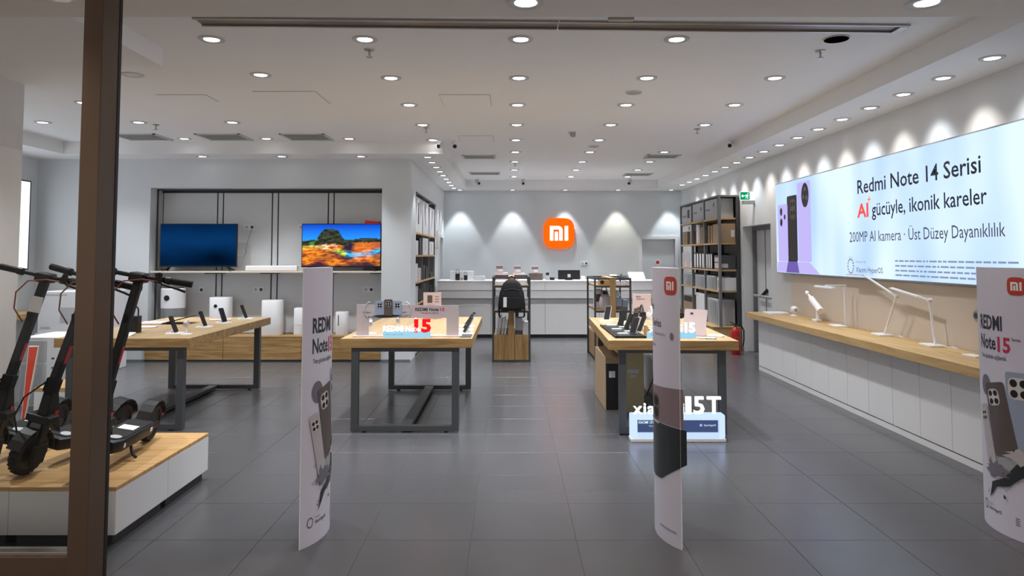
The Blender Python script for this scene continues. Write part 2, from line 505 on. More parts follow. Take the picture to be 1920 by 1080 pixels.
# upright panels in the niche with dark slots between
slots = [-5.52, -4.66, -4.56, -3.80, -3.69, -2.90, -2.80]
edges = [(-5.545, -5.53), (-5.515, -4.665), (-4.645, -4.575), (-4.555, -3.795), (-3.775, -3.70), (-3.68, -2.905), (-2.885, -2.815), (-2.795, -1.985)]
part('slot_backing', B(NX0, NX1, NY+0.008, NY+0.019, 0.40, NZ1-0.002), 'slot', wt)
for a, b in edges:
    part('panel', B(a, b, NY-0.012, NY+0.006, 1.375, NZ1-0.05), 'panelgrey', wt, bevel=0.002, seg=1)
    part('panel', B(a, b, NY-0.012, NY+0.006, 0.395, 1.345), 'panelgrey', wt, bevel=0.002, seg=1)
part('niche_edge', MB().box(NX0, NX1, YT+0.20, YT+0.225, NZ1-0.022, NZ1).box(NX0, NX0+0.02, YT+0.20, YT+0.225, 0.40, NZ1), 'darkgrey', wt)

# side wall with the recessed shelf unit and a doorway near the back corner
SY0, SY1, SZ = 11.52, 14.52, 2.65
ws = struct('wall_side', MB().box(XS-0.40, XS, 11.50, SY0, 0, ZS).box(XS-0.40, XS, SY0, SY1, SZ, ZS).box(XS-0.40, XS, SY1, 15.30, 0, ZS)
            .box(XS-0.40, XS, 15.30, 16.05, 2.0, ZS).box(XS-0.40, XS, 16.05, YB, 0, ZS).box(XS-0.46, XS-0.40, 11.50, YB, 0, ZS), 'wall',
            'pale grey side wall with recessed product shelves', 'wall')
part('sign_strip', B(XS, XS+0.03, 14.70, 14.86, 1.75, 2.14), 'beige', ws, bevel=0.004, label='narrow cream strip beside the shelves')

# pillar
pl = struct('column_mall', B(-6.35, -4.74, 6.30, 6.87, 0, ZC), 'pillar', 'square pale pillar beside the scooters, behind the storefront glass', 'pillar')
part('cladding', B(-6.352, -4.738, 6.298, 6.872, 0, 2.63), 'pillarclad', pl)

# doors
def door(name, label, build):
    return thing(name, label, 'door', kind='structure', loc=build)
d1 = door('door_1', 'grey door in the back wall with a round sticker', (3.41, YB, 0))
part('leaf', B(3.035, 3.785, YB+0.07, YB+0.12, 0.0, 1.98), 'panelgrey', d1, bevel=0.003)
part('casing', MB().box(2.95, 3.03, YB-0.02, YB, 0, 2.06).box(3.79, 3.87, YB-0.02, YB, 0, 2.06).box(3.03, 3.79, YB-0.02, YB, 1.985, 2.06), 'wallR', d1, bevel=0.003)
fnd = plane_fn((3.40, YB+0.069, 1.45), (1, 0, 0), (0, 0, 1), (0, -1, 0))
stk = part('sticker', flat_mb(circle(0.07, 24), fnd, 0.001), 'whiteink', d1)
part('sticker_mark', flat_mb(circle(0.042, 20), fnd, 0.002), 'bannerlogo', stk)
d2 = door('door_2', 'grey emergency exit door with push bar in a deep reveal', (XR, 11.43, 0))
part('leaf', B(XR+0.22, XR+0.27, DY0+0.05, DY1-0.05, 0, 2.03), 'panelgrey', d2, bevel=0.003)
part('casing', MB().box(XR+0.16, XR+0.29, DY0, DY0+0.05, 0, DH).box(XR+0.16, XR+0.29, DY1-0.05, DY1, 0, DH).box(XR+0.16, XR+0.29, DY0+0.05, DY1-0.05, 2.03, DH), 'shelfgrey', d2, bevel=0.003)
part('leaf_gap', B(XR+0.215, XR+0.222, 11.62, 11.635, 0, 2.03), 'slot', d2)
pb = part('push_bar', MB().cyl((XR+0.13, 10.92, 0.95), (XR+0.13, 11.92, 0.95), 0.022), 'greyplastic', d2, smooth=True)
part('bracket', MB().bar((XR+0.22, 11.55, 1.06), (XR+0.13, 11.60, 0.94), 0.05, 0.05).bar((XR+0.22, 10.95, 0.97), (XR+0.13, 10.95, 0.95), 0.05, 0.05), 'black', pb)
d3 = door('door_3', 'grey door in the side wall near the back corner', (XS-0.2, 15.675, 0))
part('leaf', B(XS-0.16, XS-0.12, 15.31, 16.04, 0, 1.99), 'panelgrey', d3, bevel=0.003)
part('casing', MB().box(XS-0.001, XS+0.02, 15.22, 15.30, 0, 2.07).box(XS-0.001, XS+0.02, 16.05, 16.13, 0, 2.07).box(XS-0.001, XS+0.02, 15.30, 16.05, 2.0, 2.07), 'wallR', d3, bevel=0.003)

# warm panel on the right wall behind the counter
struct('trim_1', B(XR-0.012, XR, 4.2, 10.0, 0.80, 1.345), 'beige', 'warm beige splash panel between the oak counter and the lightbox', 'wall panel')
struct('baseboard_right', B(XR-0.015, XR, 12.10, YB, 0, 0.08), 'shelfgrey', 'grey skirting behind the grey shelf unit', 'baseboard')

# ---------------------------------------------------------------- storefront
sf = thing('storefront_frame', 'bronze aluminium storefront post with bottom rail and glass pane', 'storefront', (-2.02, 3.52, 0), kind='structure')
part('post', MB().box(-2.095, -2.0, 3.44, 3.585, 0, ZS), 'bronze', sf, bevel=0.005)
part('gasket', B(-2.06, -1.998, 3.585, 3.612, 0, ZS), 'bronzedark', sf, bevel=0.003)
part('bottom_rail', B(-6.0, -2.085, 3.47, 3.55, 0, 0.185), 'bronze', sf, bevel=0.004)
part('rail_trim', B(-6.0, -2.087, 3.475, 3.545, 0.185, 0.205), 'steel', sf, bevel=0.004)
part('pane', B(-6.0, -2.084, 3.506, 3.514, 0.19, ZS), 'glass', sf)

# track of the sliding shutter in the ceiling
tk = thing('ceiling_track', 'long brushed steel shutter track set into the ceiling', 'track', (0.35, 4.95, ZC))
for a, b, y0, y1 in ((-2.22, 0.34, 4.86, 5.02), (0.35, 2.88, 4.94, 5.10)):
    def yy(x, e): return 4.88 + e + (x + 2.22) / 5.1 * 0.16
    mb = MB(); mb2 = MB()
    for e0, e1, z0 in ((0.0, 0.022, 0.016), (0.155, 0.177, 0.016)):
        mb.add([(a, yy(a, e0), ZC-z0), (b, yy(b, e0), ZC-z0), (b, yy(b, e1), ZC-z0), (a, yy(a, e1), ZC-z0),
                (a, yy(a, e0), ZC), (b, yy(b, e0), ZC), (b, yy(b, e1), ZC), (a, yy(a, e1), ZC)],
               [(0,3,2,1),(4,5,6,7),(0,1,5,4),(1,2,6,5),(2,3,7,6),(3,0,4,7)])
    mb2.add([(a, yy(a, .022), ZC-.004), (b, yy(b, .022), ZC-.004), (b, yy(b, .155), ZC-.004), (a, yy(a, .155), ZC-.004),
             (a, yy(a, .022), ZC), (b, yy(b, .022), ZC), (b, yy(b, .155), ZC), (a, yy(a, .155), ZC)],
            [(0,3,2,1),(4,5,6,7),(0,1,5,4),(1,2,6,5),(2,3,7,6),(3,0,4,7)])
    part('track_lip', mb, 'steel', tk)
    part('track_bed', mb2, 'trackbed', tk, label='grey recessed bed of the track')
part('end_stop', B(2.82, 2.88, 5.06, 5.22, ZC-0.018, ZC), 'steel', tk)
part('latch_plate', B(0.68, 0.86, 4.86, 4.90, ZC-0.03, ZC), 'steel', tk, bevel=0.004)

# ---------------------------------------------------------------- downlights
def downlight_proto():
    root = thing('downlight', None, None)
    part('ring', MB().lathe([(0.058, -0.003), (0.075, -0.012), (0.095, -0.008), (0.098, 0.0)], n=28), 'ring', root, smooth=True)
    part('lens', MB().lathe([(0.001, -0.006), (0.057, -0.006), (0.057, -0.004), (0.001, -0.004)], n=24), 'lens', root)
    return root
PROTO = downlight_proto()
first_used = [False]
def downlight(x, y, z, label, group, power=GENERAL_W, cone=98, blend=1.0, lit=True, col=(0.97, 0.985, 1.0), scale=1.0, aim=None):
    if not first_used[0]:
        o = PROTO; first_used[0] = True
    else:
        o = copy_tree(PROTO)
    o.location = (x, y, z); o.scale = (scale,)*3
    tag(o, label, 'downlight', group)
    if not lit:
        for ch in o.children:
            if ch.name.startswith('lens'):
                ch.data = ch.data.copy(); ch.data.materials[0] = M['lensdim']
        return o
    L = bpy.data.lights.new('downlight_beam', 'SPOT')
    L.energy = power; L.spot_size = math.radians(cone); L.spot_blend = blend
    L.shadow_soft_size = 0.05; L.color = col
    lo = bpy.data.objects.new('downlight_beam', L); COL.objects.link(lo)
    lo.parent = o; lo.location = (0, 0, -0.03)
    if aim:
        lo.rotation_euler = aim
    return o

GX = [(-5.85, 'behind the pillar, where the second is added'), (-4.65, 'over the scooters and cartons'), (-3.48, 'over the left oak table'), (-2.30, 'between the left and centre tables'),
      (-1.12, 'over the centre oak table'), (0.08, 'over the centre aisle'), (1.28, 'over the oak table with neon signs'), (2.48, 'beside the lightbox counter')]
DIM = {(-1.12, 4): 0.35, (-5.85, 4): 0.6, (-2.30, 4): 0.8}  # farthest pillar-column lamp is added, hidden by the post, to brighten the television wall
skip = {(-5.85, 0), (-5.85, 1), (-5.85, 2), (-4.65, 0), (-4.65, 1), (-3.48, 0), (-3.48, 2), (-2.30, 2), (-2.30, 3), (2.48, 0), (2.48, 4)}
for gx, wh in GX:
    n = 0
    for k in range(9):
        if (gx, k) in skip: continue
        if gx < -0.5 and k > 4: continue
        y = 5.40 + 1.2*k
        if gx < -2 and k >= 1: y -= 0.12 + 0.05*(k == 3)
        n += 1
        dim = (gx, k) == (-3.48, 1)
        wd = 'unlit recessed downlight' if dim else 'lit recessed downlight'
        downlight(gx, y, ZC, '%s, %s from the entrance %s' % (wd, ORD[n-1], wh), 'ceiling downlights', GENERAL_W*DIM.get((gx, k), 1.0), lit=not dim)
for k in range(20):
    y = 5.28 + 0.605*k
    if y > 15.5: break
    downlight(3.62, y, ZS, 'lit downlight in the border along the lightbox wall, %s from the entrance' % (ORD[k] if k < 15 else ('sixteenth','seventeenth','eighteenth')[k-15]), 'border downlights',
              WASH_W*0.36, 80, 1.0, col=(1.0, 0.93, 0.84) if k % 2 else (0.93, 0.97, 1.0), scale=0.92, aim=(0, math.radians(-20), 0))
for k in range(9):
    downlight(-1.25, 10.70 + 0.62*k, ZS, 'lit downlight in the border beside the recessed shelves, %s from the entrance' % ORD[k], 'border downlights',
              WASH_W*(0.12 if k == 0 else 0.6), 62, 0.5, col=(0.93, 0.97, 1.0), scale=0.85)
for k in range(5):
    downlight(-1.15 + 1.2*k, 16.12, ZS, 'lit downlight in the border above the logo wall, %s counted from the recessed shelves' % ORD[k], 'border downlights',
              WASH_W, 62, 0.35, col=((0.86, 0.95, 1.0), (0.95, 0.98, 1.0), (0.86, 0.95, 1.0), (1.0, 0.97, 0.80), (0.86, 0.95, 1.0))[k], scale=0.9)
for k in range(3):
    downlight(-4.62 + 1.19*k, 10.62, ZS, 'lit downlight above the television niche, %s counted from the pillar' % ORD[k], 'border downlights',
              WASH_W*0.5, 74, 0.8, col=(0.88, 0.95, 1.0), scale=0.95)
for k, (x, y) in enumerate(((0.09, 4.10), (2.44, 4.10), (-2.6, 3.0), (-1.3, 2.2), (1.3, 2.2), (-3.8, 2.2), (3.8, 2.2), (0.0, 0.2), (-3, 0.2), (3, 0.2))):
    downlight(x, y, ZS, 'warm mall downlight before the shop front, %s in its group' % ORD[k], 'mall downlights', MALL_W, 120, 0.9, col=(1.0, 0.85, 0.72), scale=1.15)
downlight(-4.25, 5.35, 3.13, 'added unseen downlight in the dropped box, brightening the pillar face', 'ceiling downlights', GENERAL_W*1.2, 125, 0.8)  # added lamp, out of view, put in to brighten the pillar's aisle face
o = downlight(2.50, 5.38, ZC, 'open black hole of a missing downlight by the steel track', 'ceiling fittings', lit=False)
for ch in o.children:
    if ch.name.startswith('lens'): ch.data.materials[0] = M['void']; ch.scale = (1.55, 1.55, 2.2)

# ---------------------------------------------------------------- other ceiling fittings
def diffuser(x, y, w, d, label):
    t = thing('ceiling_vent', label, 'vent', (x, y, ZC), 'ceiling vents')
    part('frame', MB().box(x-w/2, x+w/2, y-d/2, y-d/2+0.03, ZC-0.012, ZC).box(x-w/2, x+w/2, y+d/2-0.03, y+d/2, ZC-0.012, ZC)
         .box(x-w/2, x-w/2+0.03, y-d/2, y+d/2, ZC-0.012, ZC).box(x+w/2-0.03, x+w/2, y-d/2, y+d/2, ZC-0.012, ZC), 'vent', t)
    part('backing', B(x-w/2+0.03, x+w/2-0.03, y-d/2+0.03, y+d/2-0.03, ZC-0.003, ZC), 'ventdark', t)
    n = max(3, int(d/0.075))
    for k in range(n):
        yy_ = y-d/2+0.05+(d-0.1)*k/(n-1)
        part('slat', MB().bar((x-w/2+0.03, yy_, ZC-0.008), (x+w/2-0.03, yy_, ZC-0.008), 0.022, 0.003), 'vent', t)
diffuser(-5.18, 9.94, 0.62, 0.55, 'square air vent in the ceiling nearest the pillar')
diffuser(-4.02, 9.94, 0.62, 0.55, 'square air vent in the ceiling, middle of three above the left table')
diffuser(-2.86, 9.94, 0.62, 0.55, 'square air vent in the ceiling nearest the television showing a picture')
diffuser(-0.53, 11.95, 0.56, 0.42, 'louvred air vent in the ceiling nearest the twin security cameras')
diffuser(-0.52, 14.4, 0.62, 0.42, 'louvred air vent in the ceiling, farther one above the back counter')
diffuser(2.55, 11.9, 0.56, 0.42, 'louvred air vent in the ceiling nearest the grey shelf unit')
diffuser(2.62, 14.6, 0.56, 0.40, 'louvred air vent in the ceiling close to the back door')

def hatch(x0, x1, y0, y1, label):
    t = thing('ceiling_hatch', label, 'access hatch', ((x0+x1)/2, (y0+y1)/2, ZC), 'ceiling hatches')
    part('hatch_panel', B(x0+0.003, x1-0.003, y0+0.003, y1-0.003, ZC-0.004, ZC), 'ceiling', t)
    part('gap', B(x0, x1, y0, y1, ZC-0.002, ZC), 'ventdark', t)
hatch(-3.68, -3.16, 7.3, 7.64, 'thin outlined access hatch in the ceiling nearest the scooters')
hatch(-2.62, -1.98, 7.15, 7.76, 'square access hatch in the ceiling between two downlight rows')
hatch(-0.74, -0.21, 7.3, 7.86, 'square access hatch in the ceiling beside the centre downlights')
hatch(-0.73, -0.24, 9.85, 10.38, 'square access hatch in the ceiling before the louvred vents')

def sprinkler(x, y, label):
    t = thing('sprinkler_head', label, 'sprinkler', (x, y, ZC), 'sprinklers')
    part('escutcheon', MB().lathe([(0.042, 0), (0.040, -0.008), (0.016, -0.014)], (x, y, ZC), 16), 'steel', t, smooth=True)
    part('nozzle', MB().cyl((x, y, ZC-0.012), (x, y, ZC-0.060), 0.009, 0.007, 8), 'steel', t)
    part('deflector', MB().cyl((x, y, ZC-0.060), (x, y, ZC-0.066), 0.024, 0.024, 12), 'steel', t)
sprinkler(-1.14, 5.68, 'ceiling sprinkler head between the two nearest downlights by the centre table')
sprinkler(2.52, 5.71, 'ceiling sprinkler head under the open black hole')
sprinkler(2.46, 9.3, 'ceiling sprinkler head on the lightbox side, midway down the shop')
sprinkler(-1.1, 9.22, 'ceiling sprinkler head before the twin security cameras')
sprinkler(-4.52, 9.0, 'ceiling sprinkler head near the pillar')
sprinkler(0.08, 12.75, 'ceiling sprinkler head over the far centre aisle')

def grille(x, y, r, label):
    t = thing('ceiling_speaker', label, 'speaker', (x, y, ZC), 'ceiling speakers')
    part('rim', MB().lathe([(r, 0), (r*0.98, -0.01), (r*0.88, -0.012), (r*0.86, -0.006)], (x, y, ZC), 24), 'vent', t, smooth=True)
    part('mesh_grille', MB().lathe([(0.002, -0.008), (r*0.87, -0.006)], (x, y, ZC), 24), 'greyplastic', t, smooth=True)
grille(1.26, 7.19, 0.085, 'round grey ceiling speaker nearest the entrance')
grille(1.27, 10.8, 0.085, 'round grey ceiling speaker farther inside the shop')

def bullet(x, y, z, ax, label, mat='whiteplastic'):
    t = thing('security_camera', label, 'camera', (x, y, z), 'security cameras')
    d = Vector(ax).normalized()
    c = Vector((x, y, z))
    part('mount', MB().box(x-0.035, x+0.035, y-0.035, y+0.035, z+0.045, z+0.07).cyl((x, y, z+0.06), (x, y, z), 0.014, n=8), mat, t)
    part('housing', MB().cyl(c - d*0.06, c + d*0.07, 0.036, n=14), mat, t, smooth=True)
    part('lens', MB().cyl(c + d*0.068, c + d*0.074, 0.029, n=14), 'black', t)
bullet(-1.02, 10.28, ZC-0.07, (-0.35, -1, -0.35), 'white bullet security camera at the border corner, pointing to the televisions')
bullet(-0.82, 10.28, ZC-0.07, (0.25, -1, -0.35), 'white bullet security camera at the border corner, pointing to the aisle')
bullet(3.18, 10.2, ZC-0.07, (-0.6, -1, -0.4), 'white bullet security camera on the lightbox side border')
bullet(-0.72, 15.55, ZC-0.07, (0.6, -1, -0.5), 'small dark security camera near the recessed shelves at the back', 'vent')
bullet(0.28, 15.55, ZC-0.07, (0, -1, -0.5), 'small dark security camera at the back, above the logo', 'vent')
bullet(2.62, 15.55, ZC-0.07, (-0.5, -1, -0.5), 'small dark security camera at the back, near the grey shelf unit', 'vent')
t = thing('ceiling_sensor', 'small grey motion sensor on the ceiling over the middle aisle', 'sensor', (0.83, 9.55, ZC))
part('plate', B(0.78, 0.88, 9.50, 9.60, ZC-0.012, ZC), 'vent', t)
part('eye', MB().bar((0.83, 9.55, ZC-0.01), (0.85, 9.50, ZC-0.06), 0.06, 0.05), 'greyplastic', t, bevel=0.006)
# ---------------------------------------------------------------- large furniture
# --- oak counter along the lightbox wall
ct = thing('wall_counter', 'long oak topped white counter along the lightbox wall', 'counter', (3.66, 7.4, 0))
part('worktop', B(3.39, XR-0.014, 4.85, 10.33, 0.722, 0.802), 'oakY', ct, bevel=0.004)
part('carcass', B(3.53, XR-0.02, 4.90, 10.14, 0.06, 0.722), 'white', ct)
part('plinth_strip', B(3.515, XR-0.02, 4.90, 10.14, 0.0, 0.055), 'white', ct, bevel=0.002)
for k in range(12):
    y1 = 10.14 - 0.44*k; y0 = max(y1 - 0.44, 4.90)
    part('panel', B(3.510, 3.529, y0+0.0025, y1-0.0025, 0.066, 0.718), 'white', ct, bevel=0.0015, seg=1)
part('end_panel', B(3.512, XR-0.02, 10.1405, 10.155, 0.0, 0.7215), 'white', ct, bevel=0.002)

# --- white cash desk before the back wall
cd = thing('cash_desk', 'long white cash desk before the logo wall', 'counter', (0.75, 14.5, 0))
X0, X1 = -1.43, 3.0
part('kickboard', B(X0+0.03, X1-0.03, 14.08, 14.75, 0, 0.065), 'kick', cd)
k = 0
for a, b in ((-1.43, -0.38), (-0.38, 0.68), (0.68, 1.74), (1.74, 3.0)):
    part('lower_panel', B(a+0.003, b-0.003, 14.04, 14.06, 0.068, 0.755), 'white', cd, bevel=0.002, seg=1)
    part('upper_panel', B(a+0.003, b-0.003, 13.965, 13.985, 0.93, 1.095), 'white', cd, bevel=0.002, seg=1)
part('carcass', B(X0, X1, 14.06, 14.78, 0.065, 0.90), 'white', cd)
part('ledge', B(X0, X1, 13.975, 14.30, 0.775, 0.928), 'white', cd, bevel=0.003)
part('worktop', B(X0, X1, 13.96, 14.80, 1.096, 1.118), 'white', cd, bevel=0.003)
part('riser', B(X0+0.01, X1-0.01, 13.986, 14.78, 0.93, 1.095), 'white', cd)

# --- low oak cabinet in the television niche and the wall shelf above it
lc = thing('low_cabinet', 'low oak cabinet filling the bottom of the television niche', 'cabinet', (-3.77, 11.1, 0))
part('kickboard', B(NX0, NX1, 10.90, 11.28, 0, 0.03), 'kick', lc)
part('carcass', B(NX0, NX1, 10.905, NY-0.02, 0.03, 0.365), 'oakX', lc)
part('top', B(NX0, NX1, 10.885, NY-0.015, 0.365, 0.388), 'oakX', lc, bevel=0.002)
for a, b in ((-5.55, -4.36), (-4.36, -3.17), (-3.17, -1.98)):
    part('front_panel', B(a+0.003, b-0.003, 10.886, 10.904, 0.034, 0.362), 'oakX', lc, bevel=0.002, seg=1)
struct('baseboard_niche', MB().box(NX1, XS+0.004, YT-0.014, YT, 0, 0.03).box(XL, NX0, YT-0.014, YT, 0, 0.03), 'shelfgrey', 'thin grey skirting below the television wall', 'baseboard')
ns = thing('wall_shelf', 'long thin pale shelf under the two televisions', 'shelf', (-3.76, 11.15, 1.345))
part('board', B(NX0+0.005, NX1-0.005, 10.97, NY-0.013, 1.346, 1.374), 'beige', ns, bevel=0.002)
for x in (-4.60, -3.74, -2.85, -2.05):
    part('bracket', MB().box(x-0.11, x+0.11, 10.99, 11.28, 1.330, 1.3455), 'rackmetal', ns)

# --- oak tables on grey frames
def oak_table(label, x0, x1, y0, y1, fx0, fx1, fy0, fy1, zt=0.854, rot=0.0):
    c = ((x0+x1)/2, (y0+y1)/2, 0)
    t = thing('display_table', label, 'table', c, 'oak display tables')
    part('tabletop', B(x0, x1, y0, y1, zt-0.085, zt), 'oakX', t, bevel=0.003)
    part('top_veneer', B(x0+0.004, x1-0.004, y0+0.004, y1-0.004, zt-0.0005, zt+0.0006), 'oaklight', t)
    w = 0.065; zf = zt-0.086
    for yy in (fy0, fy1):
        for xx in (fx0, fx1-w):
            part('leg', B(xx, xx+w, yy, yy+w, 0.012, zf), 'darkgrey', t, bevel=0.003)
        part('frame_rail', B(fx0+w, fx1-w, yy, yy+w, zf-0.035, zf), 'darkgrey', t, bevel=0.002)
        part('frame_foot', B(fx0+w, fx1-w, yy, yy+w, 0.012, 0.060), 'darkgrey', t, bevel=0.002)
        for xx in (fx0+0.12, fx1-0.12):
            part('glide', MB().cyl((xx, yy+w/2, 0), (xx, yy+w/2, 0.012), 0.02, n=10), 'black', t)
    xm = (fx0+fx1)/2
    part('stretcher', B(xm-0.05, xm+0.05, fy0+w, fy1, 0.018, 0.055), 'darkgrey', t, bevel=0.002)
    t.rotation_euler.z = rot
    return t
oak_table('oak display table with phones on white stands, beside the scooters', -4.20, -2.95, 6.60, 8.82, -4.12, -3.03, 6.66, 8.66)
oak_table('oak display table in the middle with a glowing red 15 sign', -1.56, -0.35, 6.58, 8.88, -1.463, -0.473, 6.60, 8.62)
TR = math.radians(-2.0)
TABLE3 = oak_table('oak display table with a tray of phones and a glowing white sign', 0.92, 2.08, 6.42, 8.76, 1.02, 1.98, 6.48, 8.62, rot=TR)

# --- low plinths under the scooters
pk = 0
PL = {(0, 0): 'white plinth with oak top at the open corner nearest the aisle and entrance',
      (0, 1): 'white plinth with oak top on the aisle side, behind the front corner one',
      (1, 0): 'white plinth with oak top behind the storefront glass, second from the aisle',
      (1, 1): 'white plinth with oak top under the middle scooter rear wheel',
      (2, 0): 'white plinth with oak top behind the storefront glass, third from the aisle',
      (2, 1): 'white plinth with oak top under the rear of the scooter farthest from the aisle'}
for i in range(3):
    for j in range(2):
        x1 = -2.20 - 0.60*i; x0 = x1 - 0.598; y0 = 4.05 + 0.61*j; y1 = y0 + 0.608
        t = thing('display_plinth', PL[(i, j)], 'plinth', ((x0+x1)/2, (y0+y1)/2, 0), 'white plinths under the scooters')
        part('base', B(x0+0.03, x1-0.03, y0+0.03, y1-0.03, 0, 0.062), 'kick', t)
        part('body', B(x0, x1, y0, y1, 0.062, 0.302), 'white', t, bevel=0.003)
        part('top', B(x0, x1, y0, y1, 0.3025, 0.326), 'oakwarm', t, bevel=0.002)
t = thing('display_plinth', 'low oak topped plinth standing empty between the pillar and the left table', 'plinth', (-4.42, 7.3, 0), 'white plinths under the scooters')
part('base', B(-4.60, -4.25, 7.03, 7.57, 0, 0.05), 'kick', t)
part('body', B(-4.63, -4.22, 7.0, 7.6, 0.05, 0.29), 'white', t, bevel=0.003)
part('top', B(-4.63, -4.22, 7.0, 7.6, 0.2905, 0.33), 'oakwarm', t, bevel=0.002)

# --- display racks with oak backs
def rack(label, x0, x1, y0, y1, zt):
    t = thing('display_rack', label, 'rack', ((x0+x1)/2, (y0+y1)/2, 0), 'steel and oak racks')
    w = 0.028
    for yy in (y0, y1-w):
        for xx in (x0, x1-w):
            part('post', B(xx, xx+w, yy, yy+w, 0, zt), 'rackmetal', t, bevel=0.002)
        part('rail', B(x0+w, x1-w, yy, yy+w, zt-w, zt), 'rackmetal', t)
        part('rail', B(x0+w, x1-w, yy, yy+w, 0.0, w), 'rackmetal', t)
    for xx in (x0, x1-w):
        part('rail', B(xx, xx+w, y0+w, y1-w, zt-w, zt), 'rackmetal', t)
    part('drawer_base', B(x0+w, x1-w, y0+0.008, y1-0.008, w, 0.405), 'oakZ', t, bevel=0.002)
    part('base_gap', B((x0+x1)/2+0.047, (x0+x1)/2+0.051, y0+0.006, y0+0.01, w, 0.40), 'slot', t)
    for z in (0.755, 1.135):
        part('shelf', B(x0+w, x1-w, y0+0.012, y1-0.012, z, z+0.02), 'oakX', t)
        part('shelf_rail', MB().box(x0+w, x1-w, y0, y0+0.012, z-0.012, z+0.018).box(x0+w, x1-w, y1-0.012, y1, z-0.012, z+0.018), 'rackmetal', t)
    xm = (x0+x1)/2
    part('spine_board', B(xm-0.045, xm+0.045, y0-0.012, y0+0.0, w, zt-0.012), 'oakZ', t, bevel=0.002)
    part('top_board', B(xm-0.045, xm+0.045, y0+w, y1-w, zt-0.02, zt+0.001), 'oakY', t)
    return t
rack('steel and oak rack with a black backpack hung on its front', -0.277, 0.307, 10.90, 11.95, 1.285)
rack('steel and oak rack with bags, behind the table with neon signs', 1.278, 1.845, 10.90, 11.96, 1.270)

# --- grey shelf unit beside the exit door
su = thing('shelf_unit', 'tall grey metal shelf unit full of cartons beside the exit door', 'shelf unit', (3.74, 13.55, 0))
UX0, UX1, UY0, UY1, UZ = 3.56, 3.915, 12.20, 14.90, 2.62
UYS = [12.20, 13.10, 14.00, 14.90]
for y in UYS:
    part('post', B(UX0, UX0+0.045, y-0.0225, y+0.0225, 0.40, UZ), 'shelfgrey', su, bevel=0.003)
    part('post', B(UX1-0.045, UX1, y-0.0225, y+0.0225, 0.40, UZ), 'rackmetal', su, bevel=0.003)
part('back_panel', B(UX1-0.004, UX1+0.008, UY0, UY1, 0.40, UZ), 'shelfback', su)
part('top_frame', MB().box(UX0, UX1, UY0-0.0225, UY1+0.0225, UZ, UZ+0.03), 'shelfgrey', su, bevel=0.003)
UZS = [1.01, 1.37, 1.83, 2.26]
for z in UZS:
    for a, b in zip(UYS, UYS[1:]):
        part('shelf', B(UX0-0.005, UX1-0.005, a+0.0235, b-0.0235, z-0.03, z), 'oakY', su, bevel=0.002)
part('base_cabinet', B(3.44, 3.915, UY0-0.02, UY1+0.02, 0.0, 0.385), 'oakY', su, bevel=0.003)
part('base_top', B(3.43, 3.915, UY0-0.03, UY1+0.03, 0.386, 0.402), 'oakY', su, bevel=0.002)

# --- shelves recessed in the side wall
rs = thing('recessed_shelf', 'tall oak shelf unit recessed in the side wall with white and black cartons', 'shelf unit', (XS-0.18, 13.0, 0))
part('back_panel', B(XS-0.36, XS-0.345, SY0+0.01, SY1-0.01, 0.0, SZ-0.003), 'shelfback', rs)
RYS = [SY0+0.02, 12.52, 13.52, SY1-0.02]
for y in RYS:
    part('upright', B(XS-0.34, XS-0.012, y-0.012, y+0.012, 0.0, SZ-0.004), 'shelfgrey', rs)
RZS = [0.82, 1.18, 1.62, 1.99]
for z in [0.05, 0.44] + RZS:
    for a, b in zip(RYS, RYS[1:]):
        part('shelf', B(XS-0.34, XS-0.002, a+0.0125, b-0.0125, z-0.028, z), 'oakY', rs)
part('top_edge', B(XS-0.005, XS+0.012, SY0+0.005, SY1-0.005, SZ-0.035, SZ-0.004), 'rackmetal', rs)

# --- small counter along the left wall, behind the pillar
lc2 = thing('wall_counter', 'short visible end of an oak topped counter behind the pillar', 'counter', (-7.0, 9.9, 0))
part('worktop', B(XL+0.01, -6.78, 9.0, 10.72, 0.72, 0.80), 'oakY', lc2, bevel=0.004)
part('carcass', B(XL+0.01, -6.92, 9.02, 10.60, 0.0, 0.7195), 'panelgrey', lc2)

# ---------------------------------------------------------------- signs
# --- large lightbox on the right wall
LBY0, LBY1, LBZ0, LBZ1 = 4.85, 10.29, 1.36, 2.645
lb = thing('lightbox_sign', 'huge pale blue lightbox sign with phones on the side wall', 'sign', (XR-0.05, 7.55, LBZ0))
FX = XR - 0.10
m_lb = bpy.data.materials.new('lightbox_print'); m_lb.use_nodes = True
t_ = m_lb.node_tree; t_.nodes.clear()
o_ = t_.nodes.new('ShaderNodeOutputMaterial'); e_ = t_.nodes.new('ShaderNodeEmission')
tc_ = t_.nodes.new('ShaderNodeTexCoord'); mp_ = t_.nodes.new('ShaderNodeMapping'); mp_.inputs['Scale'].default_value = (1, 1.1, 0.35)
n_ = t_.nodes.new('ShaderNodeTexNoise'); n_.inputs['Scale'].default_value = 1.3; n_.inputs['Detail'].default_value = 1
cr_ = t_.nodes.new('ShaderNodeValToRGB')
cr_.color_ramp.elements[0].position = 0.35; cr_.color_ramp.elements[0].color = (0.40, 0.56, 0.86, 1)
cr_.color_ramp.elements[1].position = 0.65; cr_.color_ramp.elements[1].color = (0.62, 0.76, 0.95, 1)
t_.links.new(tc_.outputs['Object'], mp_.inputs['Vector']); t_.links.new(mp_.outputs[0], n_.inputs['Vector'])
t_.links.new(n_.outputs['Fac'], cr_.inputs['Fac']); t_.links.new(cr_.outputs['Color'], e_.inputs['Color'])
e_.inputs['Strength'].default_value = 1.0
t_.links.new(e_.outputs[0], o_.inputs['Surface'])
part('box_frame', MB().box(FX+0.004, XR-0.001, LBY0, LBY1, LBZ0, LBZ1), 'silver', lb, bevel=0.003)
